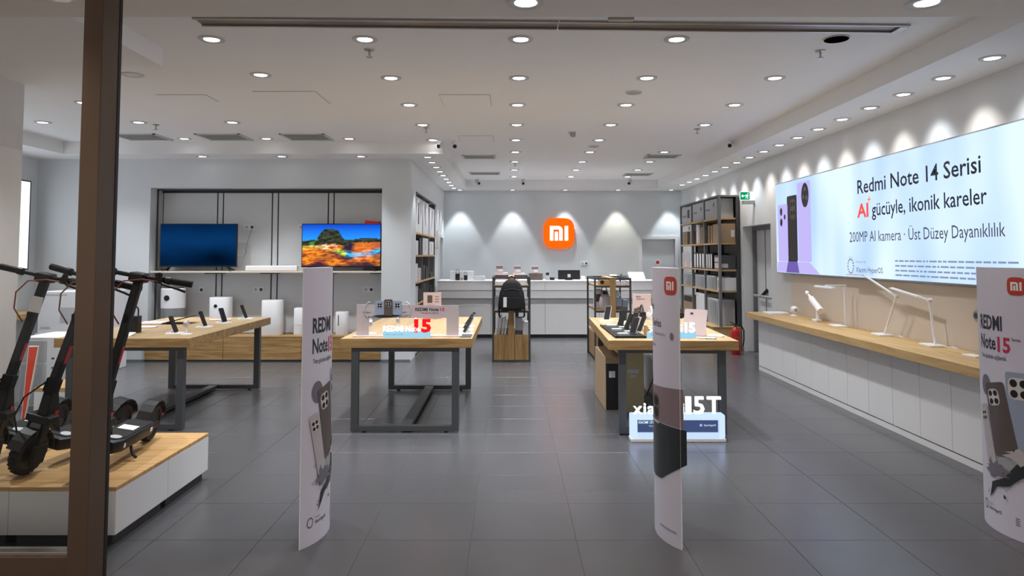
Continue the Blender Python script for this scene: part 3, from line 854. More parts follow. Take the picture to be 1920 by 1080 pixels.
face = part('face', B(FX, FX+0.0035, LBY0+0.015, LBY1-0.015, LBZ0+0.015, LBZ1-0.015), m_lb, lb)
lbf = plane_fn((FX-0.001, LBY1, 0), (0, -1, 0), (0, 0, 1), (-1, 0, 0))     # u runs from the far end towards the entrance
def U(y): return LBY1 - y
words('lettering', 'Redmi Note 14 Serisi', lbf, U(7.85), U(5.78), 2.295, 0.150, 'navy', lb, 0.012)
words('lettering', 'AI', lbf, U(7.87), U(7.62), 2.035, 0.145, 'aiink', lb, 0.03, label='coral red AI lettering')
sp = [(0.0, 0.045), (0.010, 0.010), (0.045, 0.0), (0.010, -0.010), (0.0, -0.045), (-0.010, -0.010), (-0.045, 0.0), (-0.010, 0.010)]
part('spark', flat_mb([(U(7.60)+a, 2.215+b) for a, b in sp], lbf, 0.0), 'orangeink', lb, label='small orange four-point spark')
words('lettering', 'g\u00fcc\u00fcyle, ikonik kareler', lbf, U(7.55), U(5.72), 2.035, 0.140, 'navy', lb, 0.008)
words('lettering', '200MP AI kamera \u00b7 \u00dcst D\u00fczey Dayan\u0131kl\u0131l\u0131k', lbf, U(8.06), U(5.52), 1.765, 0.115, 'greyink', lb, 0.0)
dots = MB()
for k in range(16):
    a = 2*math.pi*k/16
    for rr, sz in ((0.062, 0.010), (0.080, 0.006)):
        cx_, cy_ = U(8.05)+rr*math.cos(a+rr*20), 1.495+rr*1.25*math.sin(a+rr*20)
        dots.add(flat_mb(circle(sz, 8, cx_, cy_), lbf).v, [tuple(range(8))])
part('dotted_ring_logo', dots, 'greyink', lb)
words('lettering', 'Powered by', lbf, U(7.93), U(7.70), 1.532, 0.028, 'backlitgrey', lb, 0.0)
words('lettering', 'Xiaomi HyperOS', lbf, U(7.93), U(7.36), 1.430, 0.060, 'greyink', lb, 0.004)
fp = MB()
random.seed(3)
for z in (1.553, 1.505, 1.458, 1.413):
    y = 7.12
    while y > 5.45:
        w_ = random.uniform(0.03, 0.13)
        fp.add([lbf(U(y), z, 0), lbf(U(y-w_), z, 0), lbf(U(y-w_), z+0.016, 0), lbf(U(y), z+0.016, 0)], [(0,1,2,3)])
        y -= w_ + 0.018
part('fine_print', fp, 'backlitgrey', lb)
def sign_phone(y0, y1, z0, z1, mat, cams, bevel_r=0.03):
    w_ = y0-y1; cx_ = U((y0+y1)/2); cy_ = (z0+z1)/2
    p = part('printed_phone', flat_mb(rrect(w_, z1-z0, bevel_r, 4, cx_, cy_), lbf, 0.001), mat, lb)
    for (du, dz, r) in cams:
        part('printed_camera', flat_mb(circle(r, 18, cx_+du*w_, z1-dz, r*1.25), lbf, 0.002), 'printblack', p)
part('printed_reflection', flat_mb([(U(10.26), 1.38), (U(8.85), 1.38), (U(9.15), 1.525), (U(10.24), 1.525)], lbf, 0.0005), 'lilac', lb)
part('printed_reflection', flat_mb([(U(9.93), 1.38), (U(9.48), 1.38), (U(9.54), 1.53), (U(9.86), 1.53)], lbf, 0.0008), 'lilacdark', lb)
sign_phone(10.20, 9.84, 1.53, 2.33, 'lilac', [(-0.15, 0.10, 0.045), (-0.15, 0.25, 0.045), (0.2, 0.18, 0.03)])
sign_phone(9.86, 9.52, 1.53, 2.43, 'printblack', [])
p_ = part('printed_camera_block', flat_mb(rrect(0.18, 0.27, 0.05, 4, U(9.66), 2.24), lbf, 0.002), 'phonebrown', lb)
for a, b in ((-0.04, 0.07), (0.04, 0.07), (-0.04, -0.05), (0.04, -0.05)):
    part('printed_camera', flat_mb(circle(0.032, 14, U(9.66)+a, 2.24+b), lbf, 0.003), 'black', p_)
sign_phone(9.50, 9.08, 1.53, 2.58, 'lilac', [])
p_ = part('printed_camera_block', flat_mb(circle(0.115, 28, U(9.25), 2.40, 0.16), lbf, 0.002), 'printblack', lb)
for a, b in ((0, 0.08), (-0.05, -0.02), (0.05, -0.04)):
    part('printed_camera', flat_mb(circle(0.030, 14, U(9.25)+a, 2.40+b), lbf, 0.003), 'greyink', p_)

# --- lightbox behind the pillar
t = thing('lightbox_sign', 'narrow visible strip of a white lightbox behind the pillar', 'sign', (XL+0.05, 8.6, 1.40))
part('box_frame', B(XL+0.001, XL+0.10, 6.6, 10.66, 1.40, 2.73), 'black', t)
part('face', B(XL+0.101, XL+0.104, 6.62, 10.63, 1.42, 2.71), 'lightbox', t)

# --- orange logo on the back wall
lg = thing('logo_sign', 'glowing orange rounded square logo sign with white mark', 'sign', (1.12, YB-0.04, 1.77))
fl = plane_fn((1.115, YB, 2.118), (1, 0, 0), (0, 0, 1), (0, -1, 0))
part('sign_body', MB().prism(squircle(0.70, 48), lambda p: fl(p[0], p[1], 0.0), lambda p: fl(p[0], p[1], 0.060)), 'orange_logo', lg)
for q in mi_mark(0.0, 0.0, 0.42):
    part('mark_stroke', MB().prism(q, lambda p: fl(p[0], p[1], 0.0605), lambda p: fl(p[0], p[1], 0.066)), 'white_logo', lg)

# --- exit sign
ex = thing('exit_sign', 'small green and white emergency exit sign on the wall above the exit door', 'sign', (3.83, 11.45, 2.42))
part('plate', B(3.70, 3.935, 11.44, 11.46, 2.50, 2.64), 'exitwhite', ex, bevel=0.003)
part('housing', B(3.75, 3.935, 11.435, 11.50, 2.44, 2.499), 'greyplastic', ex, bevel=0.003)
fe = plane_fn((3.82, 11.4395, 2.57), (1, 0, 0), (0, 0, 1), (0, -1, 0))
part('green_field', flat_mb([(-0.115, -0.062), (0.035, -0.062), (0.035, 0.062), (-0.115, 0.062)], fe, 0.001), 'green', ex)
man = MB()
for pl_ in ([(-0.10, 0.0), (-0.075, 0.03), (-0.075, 0.01), (-0.045, 0.01), (-0.045, -0.01), (-0.075, -0.01), (-0.075, -0.03)],
            [(-0.01, 0.02), (0.01, 0.025), (0.022, 0.0), (0.012, -0.004), (0.006, 0.012), (0.0, -0.01), (0.014, -0.03), (0.006, -0.05), (-0.002, -0.046), (0.002, -0.03), (-0.014, -0.012), (-0.024, -0.045), (-0.034, -0.04), (-0.02, 0.0), (-0.026, 0.012), (-0.034, -0.004), (-0.04, 0.0), (-0.03, 0.024)]):
    man.add([fe(a, b, 0.002) for a, b in pl_], [tuple(range(len(pl_)))])
man.add([fe(a, b, 0.002) for a, b in circle(0.009, 10, 0.008, 0.040)], [tuple(range(10))])
part('running_figure', man, 'exitwhite', ex)

# ---------------------------------------------------------------- televisions
def television(label, x0, x1, z0, z1, y, pic, cols=88, rows=50):
    t = thing('television', label, 'television', ((x0+x1)/2, y, 1.374))
    part('bezel', B(x0, x1, y, y+0.035, z0, z1), 'black', t, bevel=0.003)
    part('rear_housing', B(x0+0.2, x1-0.2, y+0.035, y+0.07, z0+0.04, z1-0.25), 'black', t, bevel=0.01)
    mb = MB(); vs = []; fs = []
    a, b, c, d = x0+0.012, x1-0.012, z0+0.022, z1-0.012
    for j in range(rows+1):
        for i in range(cols+1):
            vs.append((a+(b-a)*i/cols, y-0.001, c+(d-c)*j/rows))
    for j in range(rows):
        for i in range(cols):
            p = j*(cols+1)+i
            fs.append((p, p+1, p+cols+2, p+cols+1))
    mb.add(vs, fs)
    s = part('screen', mb, 'screenpic' if pic is picture else 'screenblue', t)
    at = s.data.color_attributes.new('picture', 'FLOAT_COLOR', 'POINT')
    for j in range(rows+1):
        for i in range(cols+1):
            at.data[j*(cols+1)+i].color = (*pic(i/cols, j/rows), 1)
    for sx, dx in ((x0+0.16, -0.09), (x1-0.16, 0.09)):
        part('foot', MB().bar((sx, y+0.017, z0+0.01), (sx+dx, y-0.05, 1.382), 0.03, 0.014).bar((sx, y+0.017, z0+0.01), (sx+dx, y+0.10, 1.382), 0.03, 0.014), 'black', t)
    return t
def lerp(a, b, f):
    f = max(0, min(1, f)); return tuple(p+(q-p)*f for p, q in zip(a, b))
def picture(u, v):
    n = noise.fractal(Vector((u*5, v*7, 1.3)), 1.0, 2.0, 5)
    n2 = noise.fractal(Vector((u*12, v*26, 4.1)), 1.0, 2.0, 4)
    hz = 0.60 + 0.03*math.sin(u*9) + 0.03*n
    rock = 0.60 + 0.30*math.exp(-((u-0.36)/0.15)**4) + 0.05*n
    rest_ = 0.62 + 0.06*math.exp(-((u-0.85)/0.18)**2)
    if v > max(rock if 0.15 < u < 0.60 else 0, hz, rest_ if u > 0.55 else 0):
        c = lerp((0.02, 0.25, 0.85), (0.005, 0.045, 0.42), (v-0.6)/0.4)
        return c
    if v > 0.50 + 0.04*n + (0.05 if u > 0.6 else 0):
        c = lerp((0.006, 0.008, 0.006), (0.05, 0.06, 0.035), 0.5+n2)
        if u < 0.2 and n2 > 0.2: c = lerp(c, (0.05, 0.30, 0.04), 0.7)
        return c
    c = lerp((0.30, 0.045, 0.012), (0.80, 0.26, 0.02), 0.45+n2*1.5)
    c = lerp(c, (0.03, 0.012, 0.035), 2.2*max(0, noise.noise(Vector((u*4.5+3, v*5, 7)))+0.18-0.5*abs(v-0.2)))
    if v < 0.12: c = lerp(c, (0.05, 0.015, 0.03), (0.14-v)*6+n)
    st = 0.36 + 0.10*math.sin(u*6+0.5)
    w = math.exp(-((v-st)/0.055)**2)*(1 if u > 0.45 else 0.4)
    c = lerp(c, (0.05, 0.55, 0.95) if u > 0.56 else (0.65, 0.85, 0.10), w*(0.6+n2))
    if v > 0.40 and 0.1 < u < 0.45: c = lerp(c, (0.75, 0.70, 0.75), max(0, n2*1.5))
    if u > 0.7 and v > 0.40: c = lerp(c, (0.55, 0.12, 0.03), 0.6)
    return c
def dusk(u, v):
    n = noise.noise(Vector((u*3, v*4, 0)))
    g = 0.35 + 0.65*math.exp(-((v-0.62)/0.33)**2) - 0.35*math.exp(-((u-0.75)/0.2)**2-((v-0.2)/0.2)**2)
    return tuple(c*max(0.08, g+0.12*n) for c in (0.0018, 0.026, 0.095))
television('wide television with a dark blue screen on the wall shelf', -5.42, -4.23, 1.435, 2.105, 11.02, dusk)
television('wide television showing a colourful rock landscape on the wall shelf', -3.23, -2.00, 1.43, 2.105, 11.02, picture)
# ---------------------------------------------------------------- security gates in printed covers
GH, GHALF, GB, GYC = 1.545, 0.262, 0.088, 4.262
GR = (GHALF**2 + GB**2) / (2*GB)
GA = math.asin(GHALF/GR)
def gate(x0, side, label, design, off=0.0, lu=0.445):
    """lens shaped paper cover; side +1 shows its print towards +x, -1 towards -x"""
    t = thing('security_gate', label, 'security gate', (x0, GYC, 0), 'printed gate covers')
    n = 14
    arc = []
    for k in range(n+1):
        a = -GA + 2*GA*k/n
        arc.append((GR*math.cos(a)-(GR-GB), GR*math.sin(a)))
    out = [(x0+side*dx, GYC+dy) for dx, dy in arc] + [(x0-side*dx*0.5, GYC+dy) for dx, dy in arc[1:-1][::-1]]
    part('cover', MB().prism(out, lambda p: (p[0], p[1], 0.0), lambda p: (p[0], p[1], GH)), 'banner', t, smooth=True)
    L = 2*GA*GR
    def fn(u, v, d):
        # u from the left edge of the print to its right edge as read from the front
        u += off
        q = u/L if side > 0 else 1-u/L
        a = -GA + 2*GA*q
        r = GR + 0.0008 + d
        return (x0 + side*(r*math.cos(a)-(GR-GB)), GYC + r*math.sin(a), v)
    part('edge_seam', MB().box(x0-0.002, x0+0.002, GYC-GHALF-0.002, GYC-GHALF+0.004, 0, GH), 'whiteink', t)
    design(t, fn, L, lu)
    return t
def poly(name, t, fn, pts, mat, d=0.0, label=None):
    return part(name, strip_mb(pts, fn, d), mat, t, label=label)
def rot(pts, ang, cx, cy):
    c, s_ = math.cos(ang), math.sin(ang)
    return [(cx+(x-cx)*c-(y-cy)*s_, cy+(x-cx)*s_+(y-cy)*c) for x, y in pts]
def phone_print(t, fn, cx, cy, w, h, ang, mat, cw, d, cdx=-0.2, cdy=0.33, n=2):
    a = math.radians(ang)
    p = poly('printed_phone', t, fn, rot(rrect(w, h, 0.018, 3, cx, cy), a, cx, cy), mat, d)
    bx, by = cx+cdx*w, cy+cdy*h
    rr = rot([(bx, by)], a, cx, cy)[0]
    m_ = part('printed_camera_plate', strip_mb(rot(rrect(cw, cw*(1 if n == 2 else 1.5), cw*0.28, 3, rr[0], rr[1]), a, rr[0], rr[1]), fn, d+0.0006), 'camring', p)
    for i in (-1, 1):
        for j in (-1, 1):
            q = rot([(rr[0]+i*cw*0.23, rr[1]+j*cw*0.24)], a, rr[0], rr[1])[0]
            part('printed_lens', strip_mb(circle(cw*0.18, 12, q[0], q[1]), fn, d+0.0012), 'black', p)
def blob(cx, cy, rx, ry, seed, n=26, j=0.45):
    rnd = random.Random(seed)
    return [(cx+rx*(1-j+j*2*rnd.random()*0.8)*math.cos(2*math.pi*k/n), cy+ry*(1-j+j*2*rnd.random()*0.8)*math.sin(2*math.pi*k/n)) for k in range(n)]
def note_design(t, fn, L, lu):
    lo = poly('logo_tile', t, fn, squircle(0.105, 28, cx=lu, cy=1.440), 'bannerlogo', 0.0004)
    for q in mi_mark(lu, 1.440, 0.062):
        part('logo_stroke', strip_mb(q, fn, 0.001), 'whiteink', lo)
    part('lettering', text_mb('REDMI', fn, 0.075, 0.285, 1.178, 0.082, 0.03), 'ink', t)
    part('lettering', text_mb('Note', fn, 0.075, 0.235, 1.062, 0.082, 0.022), 'ink', t)
    part('lettering', text_mb('15', fn, 0.248, 0.335, 1.055, 0.084, 0.03), 'redink', t, label='crimson 15')
    part('lettering', text_mb('Series', fn, 0.345, 0.395, 1.125, 0.018, 0.01), 'ink', t)
    words('lettering', 'Titan g\u00fcc\u00fcnde sa\u011flaml\u0131k.', fn, 0.08, 0.31, 1.005, 0.026, 'ink', t, 0.004)
    bd = poly('badge', t, fn, circle(0.052, 26, 0.125, 0.84, 0.062), 'inksoft', 0.0004)
    part('badge_text', text_mb('200', fn, 0.088, 0.162, 0.842, 0.034, 0.02), 'camring', bd)
    part('badge_text', text_mb('MP', fn, 0.092, 0.150, 0.795, 0.034, 0.02), 'camring', bd)
    # shattered splash under the phones
    poly('printed_splash', t, fn, blob(0.30, 0.40, 0.20, 0.12, 5), 'phonesilver', 0.0003)
    poly('printed_splash', t, fn, blob(0.25, 0.42, 0.13, 0.09, 8), 'greyplastic', 0.0006)
    phone_print(t, fn, 0.41, 0.72, 0.215, 0.46, 2, 'phoneblue', 0.125, 0.0010, cdx=-0.14, cdy=0.30)
    phone_print(t, fn, 0.245, 0.66, 0.165, 0.42, 12, 'phonebrown', 0.095, 0.0024, cdx=-0.10, cdy=0.30)
    phone_print(t, fn, 0.135, 0.545, 0.085, 0.36, 14, 'phonesilver', 0.062, 0.0038, cdx=-0.05, cdy=0.32)
    poly('printed_shard', t, fn, [(0.14, 0.175), (0.205, 0.26), (0.30, 0.29), (0.38, 0.36), (0.50, 0.39), (0.53, 0.50), (0.46, 0.55), (0.36, 0.44), (0.27, 0.33), (0.17, 0.28)], 'phonedark', 0.0052)
    poly('printed_splash', t, fn, blob(0.20, 0.36, 0.10, 0.045, 11), 'inksoft', 0.0056)
    poly('printed_splash', t, fn, blob(0.38, 0.47, 0.10, 0.045, 12), 'phonesilver', 0.0056)
    rnd = random.Random(4)
    chips = MB()
    for k in range(14):
        cx, cy, r = rnd.uniform(0.06, 0.5), rnd.uniform(0.18, 0.62), rnd.uniform(0.003, 0.009)
        chips.add(strip_mb(blob(cx, cy, r, r*1.5, k, 6), fn, 0.006).v, [tuple(range(6))])
    c_ = part('printed_chips', chips, 'ink', t); c_['kind'] = 'stuff'
    rg = MB()
    for k in range(14):
        a = 2*math.pi*k/14
        rg.add([fn(0.075+0.022*math.cos(a)+x, 0.125+0.026*math.sin(a)+y, 0.0006) for x, y in circle(0.0045, 6)], [tuple(range(6))])
    part('dotted_ring_logo', rg, 'ink', t)
    part('lettering', text_mb('Powered by', fn, 0.115, 0.165, 0.138, 0.011, 0.0), 'inksoft', t)
    part('lettering', text_mb('Xiaomi HyperOS', fn, 0.115, 0.235, 0.108, 0.020, 0.008), 'ink', t)
    fpm = MB()
    for k in range(4):
        z = 0.118-0.012*k
        fpm.add([fn(a, b, 0.0006) for a, b in ((0.33, z), (0.42, z), (0.42, z+0.006), (0.33, z+0.006))], [(0,1,2,3)])
        fpm.add([fn(a, b, 0.0006) for a, b in ((0.425, z), (0.52, z), (0.52, z+0.006), (0.425, z+0.006))], [(0,1,2,3)])
    part('fine_print', fpm, 'inksoft', t)
def t15_design(t, fn, L, lu):
    lo = poly('logo_tile', t, fn, squircle(0.105, 28, cx=0.430, cy=1.445), 'bannerlogo', 0.0004)
    for q in mi_mark(0.430, 1.445, 0.062):
        part('logo_stroke', strip_mb(q, fn, 0.001), 'whiteink', lo)
    part('lettering', text_mb('xiaomi', fn, 0.07, 0.22, 1.30, 0.045, 0.01), 'inksoft', t)
    part('lettering', text_mb('15T', fn, 0.07, 0.17, 1.215, 0.05, 0.03), 'ink', t)
    part('lettering', text_mb('Series', fn, 0.20, 0.34, 1.205, 0.045, 0.02), 'inksoft', t)
    part('lettering', text_mb('Powered by', fn, 0.24, 0.38, 1.155, 0.020, 0.0), 'paleink', t)
    part('ring_mark', strip_mb(circle(0.016, 16, 0.44, 1.160, 0.022), fn, 0.0004), 'phonemauve', t)
    part('lettering', text_mb('Co-engineered', fn, 0.10, 0.25, 1.085, 0.022, 0.004), 'paleink', t)
    poly('printed_phone', t, fn, [(0.03, 0.66), (0.03, 0.845), (0.52, 0.875), (0.52, 0.66)], 'phonemauve', 0.0004)
    cm = poly('printed_camera_plate', t, fn, rrect(0.22, 0.145, 0.03, 4, 0.19, 0.735), 'phonebrown', 0.0010)
    for i, (a, b) in enumerate(((0.12, 0.765), (0.25, 0.77), (0.12, 0.71), (0.25, 0.705))):
        part('printed_lens', strip_mb(circle(0.042, 14, a, b, 0.028), fn, 0.0016), 'black', cm)
    part('printed_edge', strip_mb(rrect(0.20, 0.014, 0.006, 3, 0.20, 0.652), fn, 0.0024), 'camring', t)
    poly('printed_phone', t, fn, [(0.01, 0.42), (0.02, 0.655), (0.54, 0.655), (0.54, 0.47), (0.33, 0.345), (0.22, 0.335), (0.10, 0.36)], 'phonedark', 0.0014)
    part('lettering', text_mb('Xiaomi HyperOS', fn, 0.06, 0.18, 0.115, 0.014, 0.0), 'inksoft', t)
    part('fine_print', strip_mb([(0.30, 0.075), (0.46, 0.075), (0.46, 0.085), (0.30, 0.085)], fn, 0.0005), 'paleink', t)
gate(-1.160, 1, 'tall curved grey printed gate cover standing before the middle table', note_design)
gate(0.942, -1, 'tall curved grey printed gate cover with a dark phone, before the neon signs', t15_design, 0.065)
gate(2.952, -1, 'tall curved grey printed gate cover beside the oak counter under the lightbox', note_design, 0.072, 0.380)

# ---------------------------------------------------------------- electric scooters
def scooter(label, front, rear, lean, tagc=False):
    L = math.hypot(rear[0]-front[0], rear[1]-front[1])
    t = thing('electric_scooter', label, 'scooter', group='electric scooters on the plinths')
    R, W = 0.125, 0.062
    def wheel(yc, nm):
        w = part(nm, MB().lathe([(R-0.028, -W/2), (R-0.008, -W/2), (R, -W/4), (R, W/4), (R-0.008, W/2), (R-0.028, W/2), (R-0.028, -W/2)], (0, yc, R), 32, 'X'), 'rubber', t, smooth=True)
        tr = MB()
        for k in range(24):
            a = 2*math.pi*k/24
            for sx in (-1, 1):
                p0 = (sx*0.002, yc+(R+0.001)*math.cos(a), R+(R+0.001)*math.sin(a))
                p1 = (sx*0.024, yc+(R-0.001)*math.cos(a+0.12), R+(R-0.001)*math.sin(a+0.12))
                tr.bar(p0, p1, 0.012, 0.008, up=(0, math.cos(a), math.sin(a)))
        part('tread', tr, 'blackmat', w)
        part('rim', MB().lathe([(0.02, -0.024), (0.085, -0.020), (R-0.026, -0.026), (R-0.026, 0.026), (0.085, 0.020), (0.02, 0.024)], (0, yc, R), 24, 'X'), 'black', w, smooth=True)
    wheel(0.0, 'front_wheel'); wheel(L, 'rear_wheel')
    # fork and front mudguard
    fk = part('fork', MB().bar((-0.05, 0.0, R), (-0.05, 0.035, 0.33), 0.016, 0.05, up=(0, 1, 0)).bar((0.05, 0.0, R), (0.05, 0.035, 0.33), 0.016, 0.05, up=(0, 1, 0))
              .box(-0.075, 0.075, 0.0, 0.09, 0.30, 0.345), 'black', t, bevel=0.006)
    g = MB()
    for a in range(-1, 7):
        a0, a1 = math.radians(20+a*20), math.radians(40+a*20)
        g.bar((0, (R+0.022)*math.cos(a0), R+(R+0.022)*math.sin(a0)), (0, (R+0.022)*math.cos(a1), R+(R+0.022)*math.sin(a1)), 0.085, 0.006, up=(0, math.cos((a0+a1)/2), math.sin((a0+a1)/2)))
    part('front_mudguard', g, 'black', t)
    part('fork_cover', MB().box(-0.072, -0.046, -0.055, 0.055, R-0.06, R+0.06).box(0.046, 0.072, -0.055, 0.055, R-0.06, R+0.06), 'blackmat', fk, bevel=0.012)
    part('bracket_plate', MB().bar((0, -0.008, 0.21), (0, 0.016, 0.295), 0.07, 0.03, up=(0, -1, 0)), 'darkgrey', fk, bevel=0.006)
    # neck, stem, handlebar
    nk = part('neck', MB().add([(-0.035, 0.03, 0.33), (0.035, 0.03, 0.33), (0.035, 0.20, 0.20), (-0.035, 0.20, 0.20), (-0.028, 0.035, 0.50), (0.028, 0.035, 0.50), (0.028, 0.10, 0.48), (-0.028, 0.10, 0.48)],
                   [(0,3,2,1),(4,5,6,7),(0,1,5,4),(1,2,6,5),(2,3,7,6),(3,0,4,7)]), 'black', t, bevel=0.01)
    part('reflector', MB().box(0.036, 0.040, 0.09, 0.12, 0.30, 0.36), 'red', nk)
    s0, s1 = Vector((0, 0.055, 0.46)), Vector((0, 0.185, 1.16))
    st = part('stem', MB().bar(s0, s1, 0.048, 0.058, up=(0, -1, 0)), 'black', t, bevel=0.012)
    part('fold_clamp', MB().bar(s0 + (s1-s0)*0.02, s0 + (s1-s0)*0.14, 0.062, 0.074, up=(0, -1, 0)), 'blackmat', st, bevel=0.008)
    part('stem_stripe', MB().bar(s0 + (s1-s0)*0.27 + Vector((0.0245, 0, 0)), s0 + (s1-s0)*0.42 + Vector((0.0245, 0, 0)), 0.002, 0.03, up=(0, -1, 0)), 'red', st)
    part('hook', MB().bar(s0+(s1-s0)*0.62+Vector((0, -0.03, 0)), s0+(s1-s0)*0.70+Vector((0, -0.055, 0)), 0.016, 0.012), 'blackmat', st)
    part('head', MB().box(-0.045, 0.045, 0.125, 0.23, 1.135, 1.195), 'black', t, bevel=0.012)
    hb = part('handlebar', MB().tube([(-0.30, 0.215, 1.172), (-0.12, 0.185, 1.172), (0, 0.175, 1.17), (0.12, 0.185, 1.172), (0.30, 0.215, 1.172)], 0.013, 10), 'black', t, smooth=True)
    for sx in (-1, 1):
        part('grip', MB().cyl((sx*0.185, 0.196, 1.172), (sx*0.305, 0.216, 1.172), 0.0195, 0.021, 12), 'blackmat', hb, smooth=True)
        part('grip_collar', MB().cyl((sx*0.150, 0.190, 1.172), (sx*0.182, 0.195, 1.172), 0.024, n=12), 'black', hb)
    part('brake_lever', MB().tube([(0.12, 0.170, 1.168), (0.16, 0.140, 1.150), (0.24, 0.150, 1.138), (0.29, 0.168, 1.125)], 0.008, 8).box(0.10, 0.145, 0.155, 0.20, 1.15, 1.19), 'black', hb)
    part('bell', MB().lathe([(0.002, 0.03), (0.014, 0.026), (0.02, 0.0)], (0.115, 0.18, 1.186), 12), 'blackmat', hb, smooth=True)
    part('cable', MB().tube([(0.13, 0.165, 1.16), (0.05, 0.10, 1.165), (-0.04, 0.07, 1.14), (-0.085, 0.055, 1.06), (-0.075, 0.06, 0.96), (-0.028, 0.10, 0.88)], 0.0045, 6), 'cablered', t)
    part('cable', MB().tube([(-0.02, 0.03, 0.54), (-0.09, -0.03, 0.44), (-0.12, -0.03, 0.32), (-0.09, 0.0, 0.19)], 0.005, 6), 'rubber', t)
    if tagc:
        part('hang_tag', MB().box(-0.015, 0.055, 0.108, 0.112, 0.95, 1.05), 'card_w', t, label='white paper tag hanging from the stem')
    # deck
    d0, d1 = 0.175, L-0.12
    pts = [(-0.055, d0), (0.055, d0), (0.085, d0+0.07), (0.088, d1-0.05), (0.06, d1+0.02), (-0.06, d1+0.02), (-0.088, d1-0.05), (-0.085, d0+0.07)]
    dk = part('deck', MB().prism(pts, lambda p: (p[0], p[1], 0.095), lambda p: (p[0], p[1], 0.17)), 'black', t, bevel=0.014, smooth=True)
    part('deck_mat', MB().prism([(x*0.86, d0+0.05+(y-d0)*0.86) for x, y in pts], lambda p: (p[0], p[1], 0.1705), lambda p: (p[0], p[1], 0.1745)), 'blackmat', dk)
    part('round_badge', MB().lathe([(0.035, 0.1745), (0.035, 0.1755)], (0.02, d0+0.10, 0), 18), 'card_g', dk, label='round silver badge')
    part('info_card', MB().box(-0.045, 0.055, d0+0.26, d0+0.36, 0.176, 0.180), 'card_w', dk, label='white information card')
    part('side_reflector', MB().box(0.088, 0.091, d1-0.10, d1-0.065, 0.125, 0.150).box(0.085, 0.089, d0+0.08, d0+0.10, 0.120, 0.145), 'card_w', dk)
    # rear mudguard and light
    g = MB()
    for a in range(0, 7):
        a0, a1 = math.radians(15+a*21), math.radians(36+a*21)
        r_ = R+0.028
        g.bar((0, L-r_*math.cos(a0+0.5)*-1 if False else L+r_*math.cos(a0), R+r_*math.sin(a0)), (0, L+r_*math.cos(a1), R+r_*math.sin(a1)), 0.088, 0.008, up=(0, math.cos((a0+a1)/2), math.sin((a0+a1)/2)))
    rm = part('rear_mudguard', g, 'black', t)
    part('tail_light', MB().box(-0.025, 0.025, L+R+0.018, L+R+0.05, R+0.015, R+0.055), 'cablered', rm, bevel=0.004)
    part('rear_arm', MB().bar((-0.055, d1-0.02, 0.13), (-0.055, L, R), 0.016, 0.045).bar((0.055, d1-0.02, 0.13), (0.055, L, R), 0.016, 0.045), 'black', t, bevel=0.004)
    # kickstand reaching down on the leaning side
    drop = 0.085*math.tan(lean)
    part('kickstand', MB().tube([(0.062, 0.42, 0.10), (0.085, 0.40, 0.06), (0.105, 0.385, 0.026+0.105*math.tan(lean)), (0.13, 0.375, 0.012+0.13*math.tan(lean))], 0.009, 8), 'black', t, smooth=True)
    hd = math.atan2(rear[1]-front[1], rear[0]-front[0]) - math.pi/2
    t.rotation_mode = 'XYZ'
    t.matrix_world = Matrix.Translation((front[0], front[1], 0.327)) @ Matrix.Rotation(hd, 4, 'Z') @ Matrix.Rotation(lean, 4, 'Y')
    t.location = (front[0], front[1], 0.327 + 0.009)
    t.rotation_euler = (Matrix.Rotation(hd, 4, 'Z') @ Matrix.Rotation(lean, 4, 'Y')).to_euler('XYZ')
    return t
scooter('black electric scooter nearest the aisle, its deck in full view', (-2.455, 4.17), (-2.53, 5.02), math.radians(10))
scooter('black electric scooter in the middle, front wheel seen through the glass', (-2.87, 4.27), (-2.80, 5.10), math.radians(13))
scooter('black electric scooter farthest from the aisle, with a white paper tag', (-3.20, 4.37), (-3.25, 5.10), math.radians(12), True)
# ---------------------------------------------------------------- glowing signs on and by the tables
def table3(p):
    """points given on the unturned table with the neon sign, turned with it about its middle"""
    c = Vector((1.5, 7.59, 0))
    return Matrix.Translation(c) @ Matrix.Rotation(TR, 4, 'Z') @ Matrix.Translation(-c)
ZT = 0.8548
# floor sign: showcase with standing letters
t = thing('showcase_sign', 'glowing floor sign with white 15T letters before the table', 'sign', (1.46, 6.33, 0))
a0, a1, yf = 1.050, 1.868, 6.27
part('foot', B(a0-0.004, a1+0.004, yf-0.004, yf+0.126, 0.0, 0.028), 'whiteplastic', t, bevel=0.004)
part('case_rim', MB().box(a0, a0+0.055, yf, yf+0.12, 0.028, 0.232).box(a1-0.055, a1, yf, yf+0.12, 0.028, 0.232).box(a0+0.055, a1-0.055, yf, yf+0.12, 0.185, 0.232), 'showcase', t, bevel=0.012)
part('case_back', B(a0+0.055, a1-0.055, yf+0.035, yf+0.12, 0.075, 0.1845), 'showface', t)
part('case_floor', B(a0+0.055, a1-0.055, yf+0.005, yf+0.12, 0.0285, 0.0745), 'showcase', t)
part('window', B(a0+0.055, a1-0.055, yf+0.004, yf+0.008, 0.0285, 0.1845), 'acrylic', t)
fs_ = plane_fn((0, yf+0.034, 0), (1, 0, 0), (0, 0, 1), (0, -1, 0))
words('caption', 'XIAOMI 15T SERIES', fs_, a0+0.065, a0+0.28, 0.150, 0.022, 'neonwhite', t, 0.01)
part('caption', text_mb('Co-engineered', fs_, a0+0.16, a0+0.27, 0.125, 0.011), 'neonwhite', t)
part('caption', text_mb('Xiaomi HyperOS', fs_, a1-0.18, a1-0.075, 0.128, 0.016), 'neonwhite', t)
part('ring_mark', flat_mb(circle(0.012, 14, a1-0.205, 0.136), fs_, 0.001), 'lilac', t)
fq = plane_fn((0, yf+0.06, 0.2325), (1, 0, 0), (0, 0, 1), (0, -1, 0))
xx = 1.075
